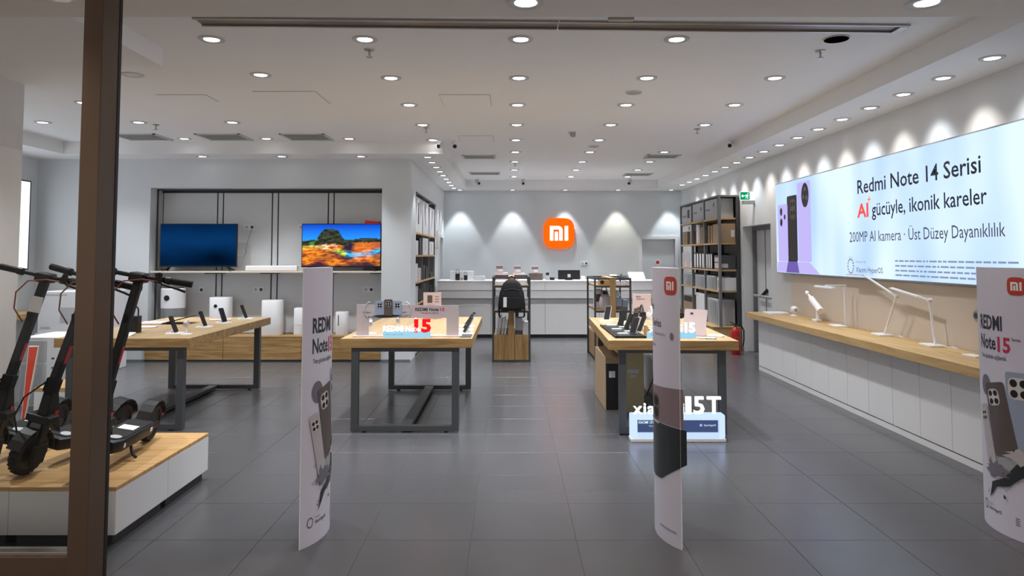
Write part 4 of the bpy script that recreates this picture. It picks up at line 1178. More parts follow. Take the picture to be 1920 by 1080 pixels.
for ch, w_, h_ in (('x', 0.078, 0.078), ('i', 0.020, 0.10), ('a', 0.072, 0.075), ('o', 0.080, 0.075), ('m', 0.105, 0.075), ('i', 0.020, 0.10)):
    c_ = h_ if ch != 'i' else 0.082
    part('letter', text_mb(ch, fq, xx, xx+w_, 0.0, 0.098, 0.012, 0.03), 'neonwhite', t); xx += w_ + 0.014
for ch, w_ in (('1', 0.048), ('5', 0.092), ('T', 0.120)):
    part('letter', text_mb(ch, fq, xx, xx+w_, 0.0, 0.150, 0.014, 0.03), 'neonwhite', t); xx += w_ + 0.024

def table_sign(label, x0, x1, y, wtxt, wu, num, nu, nmat, nh, base_t=0.058):
    t = thing('neon_sign', label, 'sign', ((x0+x1)/2, y, ZT), 'glowing table signs')
    part('base_box', B(x0, x1, y, y+0.05, ZT, ZT+base_t), 'cyanbox', t, bevel=0.003)
    f = plane_fn((0, y+0.012, ZT+base_t), (1, 0, 0), (0, 0, 1), (0, -1, 0))
    g = plane_fn((0, y-0.0005, ZT), (1, 0, 0), (0, 0, 1), (0, -1, 0))
    part('base_caption', text_mb('Titan g\u00fcc\u00fcnde' if 'red' in label else 'Series', g, x0+0.02, x0+0.19, base_t*0.45, 0.012), 'paleink', t)
    for w_, (p, q) in zip(wtxt, wu):
        part('lettering', text_mb(w_, f, p, q, 0.0, 0.052, 0.022, 0.02), 'neonwhite', t)
    part('number', text_mb(num, f, nu[0], nu[1], -0.002, nh, 0.045, 0.02), nmat, t)
table_sign('glowing white REDMI Note sign with a large red 15 on the middle table', -1.18, -0.745, 6.64, ['REDMI', 'Note'], [(-1.18, -0.99), (-0.97, -0.845)], '15', (-0.89, -0.735), 'neonred', 0.112)
table_sign('glowing white xiaomi 15 sign on the table with the phone tray', 1.265, 1.71, 6.60, ['xiaomi'], [(1.27, 1.585)], '15', (1.605, 1.70), 'neonwhite', 0.085)

# ---------------------------------------------------------------- things on the middle table
t = thing('cardboard_arch', 'mauve printed cardboard arch standing on the middle table', 'display stand', (-0.965, 6.74, ZT))
ax0, ax1, ay = -1.447, -0.486, 6.735
part('base_strip', B(ax0-0.03, ax1+0.03, ay-0.03, ay+0.06, ZT, ZT+0.012), 'card_p', t, bevel=0.002)
part('panel', MB().add([(p[0], yq, p[1]) for yq in (ay, ay+0.012) for p in
     ((ax0, ZT+0.012), (ax0+0.115, ZT+0.012), (ax0+0.115, ZT+0.175), (ax1-0.115, ZT+0.175), (ax1-0.115, ZT+0.012), (ax1, ZT+0.012), (ax1, ZT+0.29), (ax0, ZT+0.30))],
     [(0,1,2,3,4,5,6,7), (15,14,13,12,11,10,9,8)] + [(i, (i+1)%8, 8+(i+1)%8, 8+i) for i in range(8)]), 'mauve', t)
fa = plane_fn((0, ay-0.001, ZT), (1, 0, 0), (0, 0, 1), (0, -1, 0))
words('lettering', 'REDMI Note', fa, -0.895, -0.675, 0.240, 0.030, 'ink', t, 0.03)
part('lettering', text_mb('15', fa, -0.66, -0.62, 0.240, 0.030, 0.03), 'redink', t)
part('lettering', text_mb('Titan g\u00fcc\u00fcnde sa\u011flaml\u0131k', fa, -0.84, -0.675, 0.215, 0.011, 0.01), 'ink', t)
part('splash_cutout', MB().prism(blob(-1.17, 0.225, 0.20, 0.055, 21, 22, 0.35), lambda p: (p[0], ay-0.012, ZT+p[1]), lambda p: (p[0], ay-0.004, ZT+p[1])), 'phonesilver', t)
part('shard_cutout', MB().prism([(-1.30, 0.192), (-1.20, 0.205), (-1.08, 0.21), (-1.03, 0.195), (-1.12, 0.180), (-1.22, 0.178)], lambda p: (p[0], ay-0.018, ZT+p[1]), lambda p: (p[0], ay-0.013, ZT+p[1])), 'phonedark', t)
for cx_, w_, z0, z1, m_ in ((-1.225, 0.085, 0.205, 0.335, 'phoneblue'), (-1.06, 0.085, 0.205, 0.335, 'phoneblue'), (-1.143, 0.080, 0.20, 0.350, 'phonebrown')):
    yo = 0.032 if m_ == 'phonebrown' else 0.024
    p_ = part('phone_cutout', MB().prism(rrect(w_, z1-z0, 0.012, 3, cx_, (z0+z1)/2), lambda p: (p[0], ay-yo, ZT+p[1]), lambda p: (p[0], ay-yo+0.006, ZT+p[1])), m_, t)
    ff = plane_fn((0, ay-yo, ZT), (1, 0, 0), (0, 0, 1), (0, -1, 0))
    part('camera_plate', flat_mb(rrect(0.048, 0.046, 0.012, 3, cx_, z1-0.042), ff, 0.0006), 'camring', p_)
    for i in (-1, 1):
        for j in (-1, 1):
            part('camera_lens', flat_mb(circle(0.0105, 10, cx_+i*0.011, z1-0.042+j*0.011), ff, 0.0014), 'black', p_)
for sx, s_ in ((-0.985, 1), (-1.32, -1)):
    part('ring_cutout', MB().tube([(sx+s_*0.05*math.sin(a), ay-0.01, ZT+0.25+0.075*math.cos(a)) for a in [k*0.35 for k in range(9)]], 0.004, 6), 'phonesilver', t)

t = thing('cardboard_stand', 'pink printed board with a red tag at the rear of the middle table', 'display stand', (-0.93, 8.62, ZT))
part('board', B(-1.05, -0.835, 8.62, 8.632, ZT, 1.168), 'card_p', t, bevel=0.002)
fb = plane_fn((0, 8.619, ZT), (1, 0, 0), (0, 0, 1), (0, -1, 0))
part('printed_photo', flat_mb([(-1.00, 0.19), (-0.94, 0.19), (-0.94, 0.28), (-1.00, 0.28)], fb, 0.001), 'phonebrown', t)
part('printed_lines', MB().add([fb(a, b, 0.001) for z in (0.20, 0.23, 0.26) for a, b in ((-0.91, z), (-0.86, z), (-0.86, z+0.008), (-0.91, z+0.008))], [(0,1,2,3), (4,5,6,7), (8,9,10,11)]), 'inksoft', t)
part('red_tag', flat_mb(rrect(0.095, 0.04, 0.008, 3, -0.955, 0.145), fb, 0.002), 'red', t)
part('printed_dot', flat_mb(circle(0.012, 12, -0.875, 0.15), fb, 0.002), 'ink', t)

# ---------------------------------------------------------------- phones and gadgets
def phone_on_stand(label, x, y, rz, mat='black', h=0.165, w=0.076, tilt=22, base=True, z=ZT, group='demo phones on stands'):
    t = thing('demo_phone', label, 'phone', group=group)
    tl = math.radians(tilt)
    R_ = Matrix.Translation((0, 0, 0.012)) @ Matrix.Rotation(-tl, 4, 'X')
    if base:
        part('stand_base', MB().prism(rrect(0.13, 0.16, 0.03, 4, 0, 0.01), lambda p: (p[0], p[1], 0.0), lambda p: (p[0]*0.94, p[1]*0.94, 0.010)), 'whiteplastic', t)
    part('stand_arm', MB().bar((0, 0.055, 0.008), (0, 0.022, 0.055), 0.022, 0.012), 'whiteplastic', t)
    b = part('body', MB().prism(rrect(w, h, 0.010, 3, 0, h/2), lambda p: (p[0], -0.0045, p[1]), lambda p: (p[0], 0.0045, p[1])).move(R_), mat, t)
    part('screen', MB().prism(rrect(w*0.94, h*0.965, 0.008, 3, 0, h/2), lambda p: (p[0], -0.0052, p[1]), lambda p: (p[0], -0.0046, p[1])).move(R_), 'black', b)
    part('camera_bump', MB().prism(rrect(0.034, 0.036, 0.008, 3, w*0.2, h*0.84), lambda p: (p[0], 0.0046, p[1]), lambda p: (p[0], 0.007, p[1])).move(R_), 'darkgrey', b)
    t.location = (x, y, z); t.rotation_euler = (0, 0, rz)
    return t
Q = math.pi/2
phone_on_stand('black phone on a white stand nearest the front corner of the left table', -3.27, 7.02, Q*0.98)
phone_on_stand('black phone on a white stand, second along the left table edge', -3.25, 7.64, Q*0.98)
phone_on_stand('blue backed phone on a white stand on the left table', -3.22, 8.08, Q*0.80, 'phoneblueback')
phone_on_stand('black phone on a white stand at the far corner of the left table', -3.17, 8.60, Q*0.98)

def loop_box(label, x, y, z, w, d, h, loop):
    t = thing('handle_speaker', label, 'speaker', (x, y, z), 'black speakers with a loop handle')
    part('body', B(x-w/2, x+w/2, y-d/2, y+d/2, z, z+h), 'black', t, bevel=w*0.05)
    r = w*0.36
    pts = [(x-r, y, z+h-0.005), (x-r, y, z+h+loop-r)] + [(x-r*math.cos(a), y, z+h+loop-r+r*math.sin(a)) for a in [math.pi*k/10 for k in range(1, 10)]] + [(x+r, y, z+h+loop-r), (x+r, y, z+h-0.005)]
    part('loop_handle', MB().tube(pts, w*0.06, 8), 'black', t, smooth=True)
    part('display', B(x-w*0.32, x+w*0.32, y-d/2-0.002, y-d/2+0.001, z+h*0.62, z+h*0.88), 'blackmat', t)
loop_box('black box shaped speaker with a loop handle on the left table', -3.72, 7.08, ZT, 0.117, 0.08, 0.165, 0.095)
t = thing('info_stand', 'small clear price stand before the black loop handle speaker', 'price stand', (-3.66, 6.83, ZT))
part('plate', MB().prism([(0, 0), (0.10, 0.022), (0.10, 0.026), (0, 0.004)], lambda p: (-3.72, 6.78+p[0], ZT+p[1]), lambda p: (-3.59, 6.78+p[0], ZT+p[1])), 'card_w', t)
part('foot', B(-3.66, -3.62, 6.84, 6.87, ZT, ZT+0.014), 'acrylic', t)
def earbud_stand(label, x, y, z=ZT):
    t = thing('watch_stand', label, 'stand', (x, y, z), 'white watch stands')
    part('base', MB().lathe([(0.055, 0), (0.055, 0.006), (0.03, 0.010)], (x, y, z), 20), 'whiteplastic', t, smooth=True)
    part('stem', MB().cyl((x, y, z+0.008), (x, y, z+0.11), 0.006, n=10), 'whiteplastic', t)
    part('watch_band', MB().lathe([(0.030, -0.012), (0.034, -0.012), (0.034, 0.012), (0.030, 0.012)], (x, y, z+0.10), 20, 'X'), 'card_p', t, smooth=True)
    part('watch_case', B(x-0.017, x+0.017, y-0.042, y-0.033, z+0.082, z+0.118), 'greyplastic', t, bevel=0.004)
earbud_stand('small watch on a white stand beside the front phone on the left table', -3.13, 6.93)
def laptop(label, x, y, rz, mat='card_p', w=0.32, d=0.22, open_deg=68):
    t = thing('laptop', label, 'laptop', group=None)
    part('keyboard_deck', B(-w/2, w/2, -d, 0, 0, 0.012), mat, t, bevel=0.004)
    part('keys', B(-w/2+0.03, w/2-0.03, -d+0.08, -0.02, 0.012, 0.0135), 'card_g', t)
    a = math.radians(open_deg)
    R_ = Matrix.Translation((0, 0, 0.012)) @ Matrix.Rotation(-(math.pi/2-a), 4, 'X')
    l = part('lid', MB().box(-w/2, w/2, 0, 0.008, 0, d).move(R_), 'black', t, bevel=0.003)
    part('screen', MB().box(-w/2+0.008, w/2-0.008, -0.001, 0.0, 0.012, d-0.008).move(R_), 'phonedark', l)
    t.location = (x, y, ZT); t.rotation_euler = (0, 0, rz)
laptop('open laptop with a dark screen on the left table', -3.86, 8.05, -Q*0.96, w=0.30, d=0.30, open_deg=14)
def flat_device(name, label, cat, x, y, rz, w, d, h, mat, z=ZT, group=None, extra=None):
    t = thing(name, label, cat, group=group)
    part('body', MB().prism(rrect(w, d, min(w, d)*0.14, 3), lambda p: (p[0], p[1], 0), lambda p: (p[0], p[1], h)), mat, t, bevel=min(0.002, h*0.3))
    part('top_face', MB().prism(rrect(w*0.9, d*0.9, min(w, d)*0.10, 3), lambda p: (p[0], p[1], h+0.0002), lambda p: (p[0], p[1], h+0.0012)), extra or mat, t)
    t.location = (x, y, z); t.rotation_euler = (0, 0, rz)
    return t
flat_device('tablet', 'pale flat tablet lying behind the loop handle speaker', 'tablet', -3.88, 7.58, 0.2, 0.26, 0.17, 0.008, 'card_p', extra='card_w')
flat_device('tablet', 'pale flat tablet lying near the far edge of the left table', 'tablet', -3.42, 8.45, 0.3, 0.24, 0.16, 0.008, 'card_w', extra='card_p')

# middle table, right hand edge
phone_on_stand('dark phone leaning on a stand beside the mauve arch', -0.45, 6.98, -Q*0.75, 'silver', h=0.17, tilt=30)
phone_on_stand('silver phone leaning on a stand, second behind the mauve arch', -0.47, 7.35, -Q*0.7, 'silver', h=0.17, tilt=34)
phone_on_stand('silver phone leaning on a stand, third behind the mauve arch', -0.48, 7.75, -Q*0.7, 'silver', h=0.17, tilt=40)
solo('mat', B(-0.475, -0.365, 6.66, 6.90, ZT, ZT+0.006), 'darkgrey', 'dark grey mat at the front corner of the middle table', 'mat', bevel=0.002)
for k, (x, y, ln) in enumerate(((-1.36, 7.0, 'by the mauve upright'), (-1.15, 7.35, 'in the middle of the arch opening'), (-0.95, 7.2, 'behind the red 15'))):
    earbud_stand('white device stand seen through the mauve arch, %s' % ln, x, y)

# ---------------------------------------------------------------- table with the neon sign: tray, phones, tablet
tr_ = thing('tray', 'black tray of demo phones on the table with neon signs', 'tray', (1.11, 7.15, ZT))
part('tray_base', B(0.965, 1.255, 6.60, 7.72, ZT, ZT+0.014), 'blackmat', tr_, bevel=0.004)
part('tray_edge', MB().box(0.965, 1.255, 6.60, 6.612, ZT+0.014, ZT+0.02).box(0.965, 0.977, 6.612, 7.72, ZT+0.014, ZT+0.02), 'black', tr_)
ZZ = ZT + 0.0142
TP = [(1.07, 6.74, 0.55, 'silver', 'nearest the front'), (1.16, 6.92, -0.45, 'darkgrey', 'second from the front'), (1.07, 7.14, -0.3, 'black', 'in the middle'),
      (1.17, 7.33, 0.5, 'silver', 'fourth from the front'), (1.07, 7.52, 0.4, 'black', 'at the rear')]
for x, y, rz, m_, wh in TP:
    flat_device('phone_cradle', 'grey phone cradle lying in the black tray, %s' % wh, 'cradle', x-0.015, y-0.03, 0.1, 0.10, 0.085, 0.022, 'greyplastic', z=ZZ, group='cradles in the tray', extra='card_g')
for x, y, rz, m_, wh in TP:
    phone_on_stand('phone leaning on a metal stand in the black tray, %s' % wh, x+0.085, y+0.035, -Q*0.7+rz*0.4, m_, tilt=24, base=False, z=ZZ, h=0.16, group='phones in the tray')
solo('wood_block', MB().prism([(0, 0), (0.08, 0), (0.08, 0.05), (0.03, 0.095), (0, 0.10)], lambda p: (1.20+p[0]*0.75, 6.80, ZT+p[1]), lambda p: (1.20+p[0]*0.75, 6.85, ZT+p[1])).move(Matrix.Translation((0.075, 0, 0))), 'oakwarm', 'small slanted wooden block between the tray and the neon sign', 'block', bevel=0.002)
t = thing('tablet', 'cream tablet standing tilted beside the glowing xiaomi sign', 'tablet')
R_ = Matrix.Rotation(math.radians(-14), 4, 'X')
part('body', MB().prism(rrect(0.235, 0.25, 0.014, 4, 0, 0.128), lambda p: (p[0], 0, p[1]), lambda p: (p[0], 0.008, p[1])).move(R_), 'card_p', t)
part('camera', MB().prism(rrect(0.03, 0.02, 0.005, 3, -0.04, 0.21), lambda p: (p[0], -0.002, p[1]), lambda p: (p[0], -0.0002, p[1])).move(R_), 'darkgrey', t)
part('support', MB().bar((0, 0.09, 0.004), (0, 0.035, 0.13), 0.12, 0.006), 'whiteplastic', t)
t.location = (1.74, 6.82, ZT); t.rotation_euler = (0, 0, math.radians(-42))
flat_device('keyboard', 'white keyboard lying beside the cream tablet', 'keyboard', 1.93, 6.74, -0.35, 0.15, 0.12, 0.014, 'whiteplastic', extra='card_w')
flat_device('price_plate', 'clear glowing price plate at the front edge by the neon sign', 'price plate', 1.80, 6.56, -0.05, 0.16, 0.07, 0.01, 'acrylic', extra='card_w')
def headphones(label, x, y, z, mat):
    t = thing('headphones', label, 'headphones', (x, y, z), 'headphones on stands')
    part('stand', MB().lathe([(0.05, 0), (0.05, 0.008), (0.008, 0.014), (0.008, 0.19)], (x, y, z), 16), 'whiteplastic', t, smooth=True)
    part('headband', MB().tube([(x, y+0.075*math.cos(a), z+0.13+0.085*math.sin(a)) for a in [math.pi*k/12 for k in range(13)]], 0.010, 8), mat, t, smooth=True)
    for s_ in (-1, 1):
        part('ear_cup', MB().lathe([(0.030, -0.018), (0.036, -0.01), (0.036, 0.012), (0.028, 0.018)], (x, y+s_*0.07, z+0.12), 16, 'Y'), mat, t, smooth=True)
headphones('white headphones on a stand half hidden by the middle gate cover', 1.49, 7.6, ZT, 'whiteplastic')
headphones('black headphones on a stand half hidden by the middle gate cover', 1.44, 7.85, ZT, 'black')
headphones('black headphones on a stand, on the counter side of the middle gate cover', 1.83, 7.75, ZT, 'black')
phone_on_stand('white phone on a stand at the rear of the table with neon signs', 1.12, 8.35, -0.6, 'whiteplastic')
phone_on_stand('black phone on a stand at the rear of the table with neon signs', 1.30, 8.25, -0.4, 'black')
t = thing('cardboard_stand', 'pink board with a dark printed shape at the rear of the neon sign table', 'display stand', (1.58, 8.55, ZT))
part('board', B(1.46, 1.68, 8.55, 8.56, ZT, 1.155), 'card_p', t, bevel=0.002)
fb = plane_fn((0, 8.549, ZT), (1, 0, 0), (0, 0, 1), (0, -1, 0))
part('printed_shape', flat_mb(blob(1.535, 0.10, 0.075, 0.045, 31, 16, 0.3), fb, 0.001), 'phonebrown', t)
part('lettering', text_mb('xiaomi', fb, 1.50, 1.56, 0.262, 0.018, 0.02), 'ink', t)
part('printed_line', flat_mb([(1.505, 0.235), (1.61, 0.235), (1.61, 0.243), (1.505, 0.243)], fb, 0.001), 'inksoft', t)

# ---------------------------------------------------------------- cartons
def carton(name, label, x0, x1, y0, y1, z0, z1, mat, group=None, face='Y', prints=(), lid=True, cat='carton'):
    """prints: (u0, u1, v0, v1, material) in fractions of the face that looks at -y (face Y) or -x (face X)"""
    t = thing(name, label, cat, ((x0+x1)/2, (y0+y1)/2, z0), group)
    part('body', B(x0, x1, y0, y1, z0, z1), mat, t, bevel=min(0.004, (x1-x0)*0.06, (z1-z0)*0.06), seg=1)
    if lid:
        ym = (y0+y1)/2
        part('lid_tape', B(x0+0.004, x1-0.004, ym-min(0.02, (y1-y0)*0.1), ym+min(0.02, (y1-y0)*0.1), z1, z1+0.0012), 'card_g', t)
    for q_, (u0, u1, v0, v1, m_) in enumerate(prints):
        e_ = 0.0014*q_
        if face == 'Y':
            pb_ = B(x0+(x1-x0)*u0, x0+(x1-x0)*u1, y0-0.0015-e_, y0-0.0002-e_, z0+(z1-z0)*v0, z0+(z1-z0)*v1)
        else:
            pb_ = B(x0-0.0015-e_, x0-0.0002-e_, y1-(y1-y0)*u0, y1-(y1-y0)*u1, z0+(z1-z0)*v0, z0+(z1-z0)*v1)
        part('print', pb_, m_, t)
    return t
# behind the left table
carton('carton', 'large white carton, upper one of the pile before the television wall', -6.50, -5.62, 9.85, 10.45, 0.545, 1.115, 'card_w', 'big white cartons', prints=((0.08, 0.45, 0.90, 0.94, 'card_g'), (0.35, 0.62, 0.25, 0.62, 'card_g'), (0.05, 0.2, 0.12, 0.16, 'card_g')))
carton('carton', 'large white carton, lower one of the pile before the television wall', -6.52, -5.60, 9.82, 10.48, 0.0, 0.543, 'card_w', 'big white cartons', prints=((0.08, 0.45, 0.88, 0.92, 'card_g'),))
t = thing('floor_cabinet', 'white cabinet with two grey front panels beside the pillar', 'cabinet', (-5.02, 8.0, 0))
part('body', B(-5.27, -4.80, 7.72, 8.30, 0, 0.735), 'card_w', t, bevel=0.006)
part('front_panel', B(-5.255, -4.985, 7.708, 7.72, 0.03, 0.45), 'card_g', t, bevel=0.003)
part('front_panel', B(-5.255, -4.985, 7.708, 7.72, 0.475, 0.70), 'card_g', t, bevel=0.003)
part('label_mark', B(-4.93, -4.90, 7.718, 7.7195, 0.50, 0.52), 'ink', t); part('label_mark', B(-4.93, -4.90, 7.718, 7.7195, 0.40, 0.42), 'inksoft', t)
part('yellow_mark', B(-4.94, -4.90, 7.718, 7.7195, 0.28, 0.33), 'oakwarm', t)
t = thing('tapered_board', 'red tapered board with white edging beside the pillar', 'board', (-4.70, 6.98, 0))
pts = [(-4.735, 0.0), (-4.70, 0.0), (-4.585, 0.735), (-4.685, 0.735)]
part('board', MB().prism(pts, lambda p: (p[0], 6.98, p[1]), lambda p: (p[0], 7.0, p[1])), 'whiteink', t)
part('red_face', MB().prism([(-4.729, 0.008), (-4.707, 0.008), (-4.594, 0.727), (-4.68, 0.727)], lambda p: (p[0], 6.9785, p[1]), lambda p: (p[0], 6.9798, p[1])), 'redboard', t)
# under the neon sign table
carton('carton', 'brown carton with a black front and a white label under the table', 0.99, 1.165, 7.50, 8.40, 0.0, 0.555, 'card_b', 'cartons under the table', prints=((0.04, 0.98, 0.02, 0.88, 'black'), (0.22, 0.58, 0.62, 0.74, 'card_w')), lid=False)
carton('carton', 'olive brown carton with two pale labels under the table', 1.185, 1.375, 7.40, 7.95, 0.0, 0.615, 'card_o', 'cartons under the table', prints=((0.12, 0.72, 0.66, 0.72, 'card_g'), (0.25, 0.55, 0.59, 0.63, 'card_g'), (0.06, 0.96, 0.02, 0.54, 'card_o')), lid=False)
carton('carton', 'white carton at the rear under the table, with a dark base', 1.59, 1.92, 8.05, 8.55, 0.0, 0.44, 'card_w', 'cartons under the table', prints=((0.0, 1.0, 0.0, 0.06, 'kick'),), lid=False)
part('power_cable', MB().tube([(1.56, 7.9, 0.765), (1.55, 7.9, 0.62), (1.57, 7.92, 0.45), (1.56, 7.94, 0.25), (1.48, 7.90, 0.08), (1.42, 8.05, 0.008), (1.50, 8.6, 0.008)], 0.006, 6), 'black', TABLE3, label='black power cable')

# ---------------------------------------------------------------- air purifiers and soundbar in the niche
ZN = 0.3885
def purifier_tower(label, x, y, r, h, band):
    t = thing('air_purifier', label, 'air purifier', (x, y, ZN), 'air purifiers in the niche')
    part('lower_mesh', MB().lathe([(r*0.97, 0), (r, 0.01), (r, h*0.58)], (x, y, ZN), 28), 'silver', t, smooth=True)
    part('upper_shell', MB().lathe([(r*1.01, h*0.58), (r*1.01, h*0.985), (r*0.95, h), (0.01, h)], (x, y, ZN), 28), 'whiteplastic', t, smooth=True)
    part('top_grille', MB().lathe([(r*0.85, h), (r*0.85, h+0.012), (0.01, h+0.02)], (x, y, ZN), 24), 'darkgrey', t, smooth=True)
    part('display', MB().cyl((x-0.02, y-r*1.005, ZN+h*0.80), (x-0.02, y-r*1.03, ZN+h*0.80), r*0.24, n=20), 'black', t)
purifier_tower('tall air purifier with silver lower half and a round black display', -5.22, 11.08, 0.175, 0.72, 0)
def purifier_box(label, x, y, w, d, h, disp=None):
    t = thing('air_purifier', label, 'air purifier', (x, y, ZN), 'air purifiers in the niche')
    part('body', MB().prism(rrect(w, d, min(w, d)*0.32, 5, x, y), lambda p: (p[0], p[1], ZN), lambda p: (p[0], p[1], ZN+h)), 'whiteplastic', t, smooth=True, bevel=0.008)
    part('top_rim', MB().prism(rrect(w*0.88, d*0.88, min(w, d)*0.26, 4, x, y), lambda p: (p[0], p[1], ZN+h), lambda p: (p[0], p[1], ZN+h+0.004)), 'card_g', t)
    if disp == 'round':
        part('display', MB().cyl((x-0.03, y-d/2, ZN+h*0.78), (x-0.03, y-d/2-0.004, ZN+h*0.78), w*0.085, n=18), 'black', t)
    elif disp == 'slot':
        part('display', B(x-w*0.2-0.006, x-w*0.2+0.006, y-d/2-0.002, y-d/2+0.001, ZN+h*0.42, ZN+h*0.88), 'black', t)
    elif disp == 'water':
        part('tank_window', B(x-w*0.40, x-w*0.05, y-d/2-0.003, y-d/2+0.001, ZN+h*0.06, ZN+h*0.36), 'card_w', t)
        part('tank_line', B(x-w*0.42, x+w*0.42, y-d/2-0.002, y-d/2+0.001, ZN+h*0.385, ZN+h*0.40), 'card_g', t)
purifier_box('white square air purifier with a small black round display', -4.48, 11.08, 0.31, 0.27, 0.58, 'round')
purifier_box('plain tall white rounded dehumidifier in the niche', -3.68, 11.08, 0.305, 0.25, 0.535)
purifier_box('white humidifier with a clear tank window in the niche', -3.21, 11.08, 0.25, 0.22, 0.415, 'water')
purifier_box('small white heater with a thin black slot beside the printed gate cover', -2.60, 11.08, 0.19, 0.19, 0.355, 'slot')
purifier_box('small white air purifier hidden behind the mauve arch', -2.21, 11.10, 0.16, 0.18, 0.36, None)
t = thing('soundbar', 'long white soundbar on the shelf between the televisions', 'soundbar', (-3.70, 11.1, 1.3745))
part('body', B(-4.11, -3.31, 11.06, 11.17, 1.3745, 1.455), 'whiteplastic', t, bevel=0.012)
part('grille', B(-4.09, -3.33, 11.057, 11.061, 1.388, 1.43), 'card_w', t)
solo('gift_box', MB().prism([(0, 0), (0.26, 0), (0.24, 0.09), (0.03, 0.11)], lambda p: (-2.30+p[0], 11.14, 2.06+p[1]), lambda p: (-2.30+p[0], 11.26, 2.06+p[1])), 'red', 'red cloth covered box on top behind the landscape television', 'box', bevel=0.006)
solo('box_shelf', B(-2.30, -2.0, 11.15, 11.28, 1.3745, 2.059), 'shelfback', 'dark carton standing behind the landscape television', 'carton', bevel=0.004)
def socket(label, x, y, z, n=1, axis='Y'):
    t = thing('wall_socket', label, 'socket', (x, y, z), 'wall sockets')
    w = 0.085*n
    part('plate', B(x-w/2, x+w/2, y-0.010, y, z-0.042, z+0.042), 'whiteplastic', t, bevel=0.003)
    for k in range(n):
        cx_ = x-w/2+0.0425+0.085*k
        part('insert', MB().cyl((cx_, y-0.0105, z), (cx_, y-0.013, z), 0.026, n=14), 'darkgrey' if k == n-1 else 'card_g', t)
YP = NY-0.0125
socket('double wall socket under the shelf, nearest the silver purifier', -4.35, YP, 1.07, 2) if False else None
for x, wh in ((-4.72, 'behind the silver purifier'), (-3.98, 'above the plain dehumidifier'), (-3.10, 'above the humidifier'), (-2.24, 'above the mauve arch')):
    if x > -4.6: socket('double white wall socket under the niche shelf, %s' % wh, x, YP, 1.075, 2)
socket('single wall socket under the niche shelf, beside the silver purifier', -4.88, YP, 1.07, 1)
socket('double white wall socket beside the dark blue television', -4.14, YP, 2.06, 2)
socket('double white wall socket behind the landscape television edge', -3.28, YP, 2.06, 2)
solo('power_cable', MB().tube([(-4.10, NY-0.026, 2.05), (-4.12, NY-0.05, 1.95), (-4.16, NY-0.06, 1.80), (-4.18, NY-0.05, 1.66), (-4.21, NY-0.09, 1.58), (-4.28, NY-0.16, 1.60)], 0.007, 6), 'greyplastic', 'grey power cable hanging beside the dark blue television', 'cable')
socket('white double switch plate with black keys on the back wall', 1.70, YB-0.001, 1.43, 2)
t = thing('wall_socket', 'round grey socket on the beige panel beside the gate cover', 'socket', (XR-0.013, 6.02, 1.11), 'wall sockets')
part('plate', MB().lathe([(0.050, 0), (0.050, -0.008), (0.044, -0.014), (0.01, -0.014)], (XR-0.0125, 6.02, 1.11), 22, 'X'), 'greyplastic', t, smooth=True)
part('insert', MB().cyl((XR-0.027, 6.02, 1.11), (XR-0.029, 6.02, 1.11), 0.026, n=16), 'darkgrey', t)
# ---------------------------------------------------------------- backpack and goods on the racks
bp = thing('backpack', 'black backpack with a white tag hung on the rack front', 'backpack', (0.02, 10.82, 0.78))
def bag_ring(z, w, d, y):
    return [(0.02 + x, y + yy_, z) for x, yy_ in rrect(w, d, min(w, d)*0.42, 4)]
mb = MB(); rings = [(0.785, 0.30, 0.13), (0.80, 0.355, 0.165), (0.90, 0.37, 0.175), (1.02, 0.355, 0.165), (1.12, 0.32, 0.15), (1.19, 0.26, 0.125), (1.235, 0.17, 0.09), (1.248, 0.09, 0.05)]
vs = []
for z, w, d in rings: vs += bag_ring(z, w, d, 10.80)
nr = len(vs)//len(rings)
fs = [(i*nr+k, i*nr+(k+1)%nr, (i+1)*nr+(k+1)%nr, (i+1)*nr+k) for i in range(len(rings)-1) for k in range(nr)]
fs += [tuple(range(nr))[::-1], tuple(range((len(rings)-1)*nr, len(rings)*nr))]
part('body', mb.add(vs, fs), 'blackmat', bp, smooth=True)
part('front_pocket', MB().prism(rrect(0.27, 0.17, 0.04, 4, 0.02, 0.90), lambda p: (p[0], 10.722, p[1]), lambda p: (0.02+(p[0]-0.02)*0.94, 10.705, 0.90+(p[1]-0.90)*0.94)), 'blackmat', bp, smooth=True)
part('zip', MB().tube([(-0.12, 10.73, 1.02), (-0.09, 10.722, 1.09), (0.02, 10.72, 1.115), (0.13, 10.722, 1.09), (0.16, 10.73, 1.02)], 0.005, 6), 'darkgrey', bp)
part('carry_loop', MB().tube([(-0.03, 10.83, 1.235), (-0.025, 10.84, 1.28), (0.02, 10.845, 1.295), (0.065, 10.84, 1.28), (0.07, 10.83, 1.235)], 0.009, 8), 'blackmat', bp)
for s_ in (-1, 1):
    part('shoulder_strap', MB().tube([(0.02+s_*0.10, 10.862, 1.19), (0.02+s_*0.17, 10.868, 1.05), (0.02+s_*0.195, 10.864, 0.85), (0.02+s_*0.19, 10.85, 0.70), (0.02+s_*0.17, 10.84, 0.68)], 0.014, 8), 'blackmat', bp, smooth=True)
part('hang_tag', B(-0.105, -0.055, 10.698, 10.702, 0.84, 0.99), 'card_w', bp, label='white paper tag')
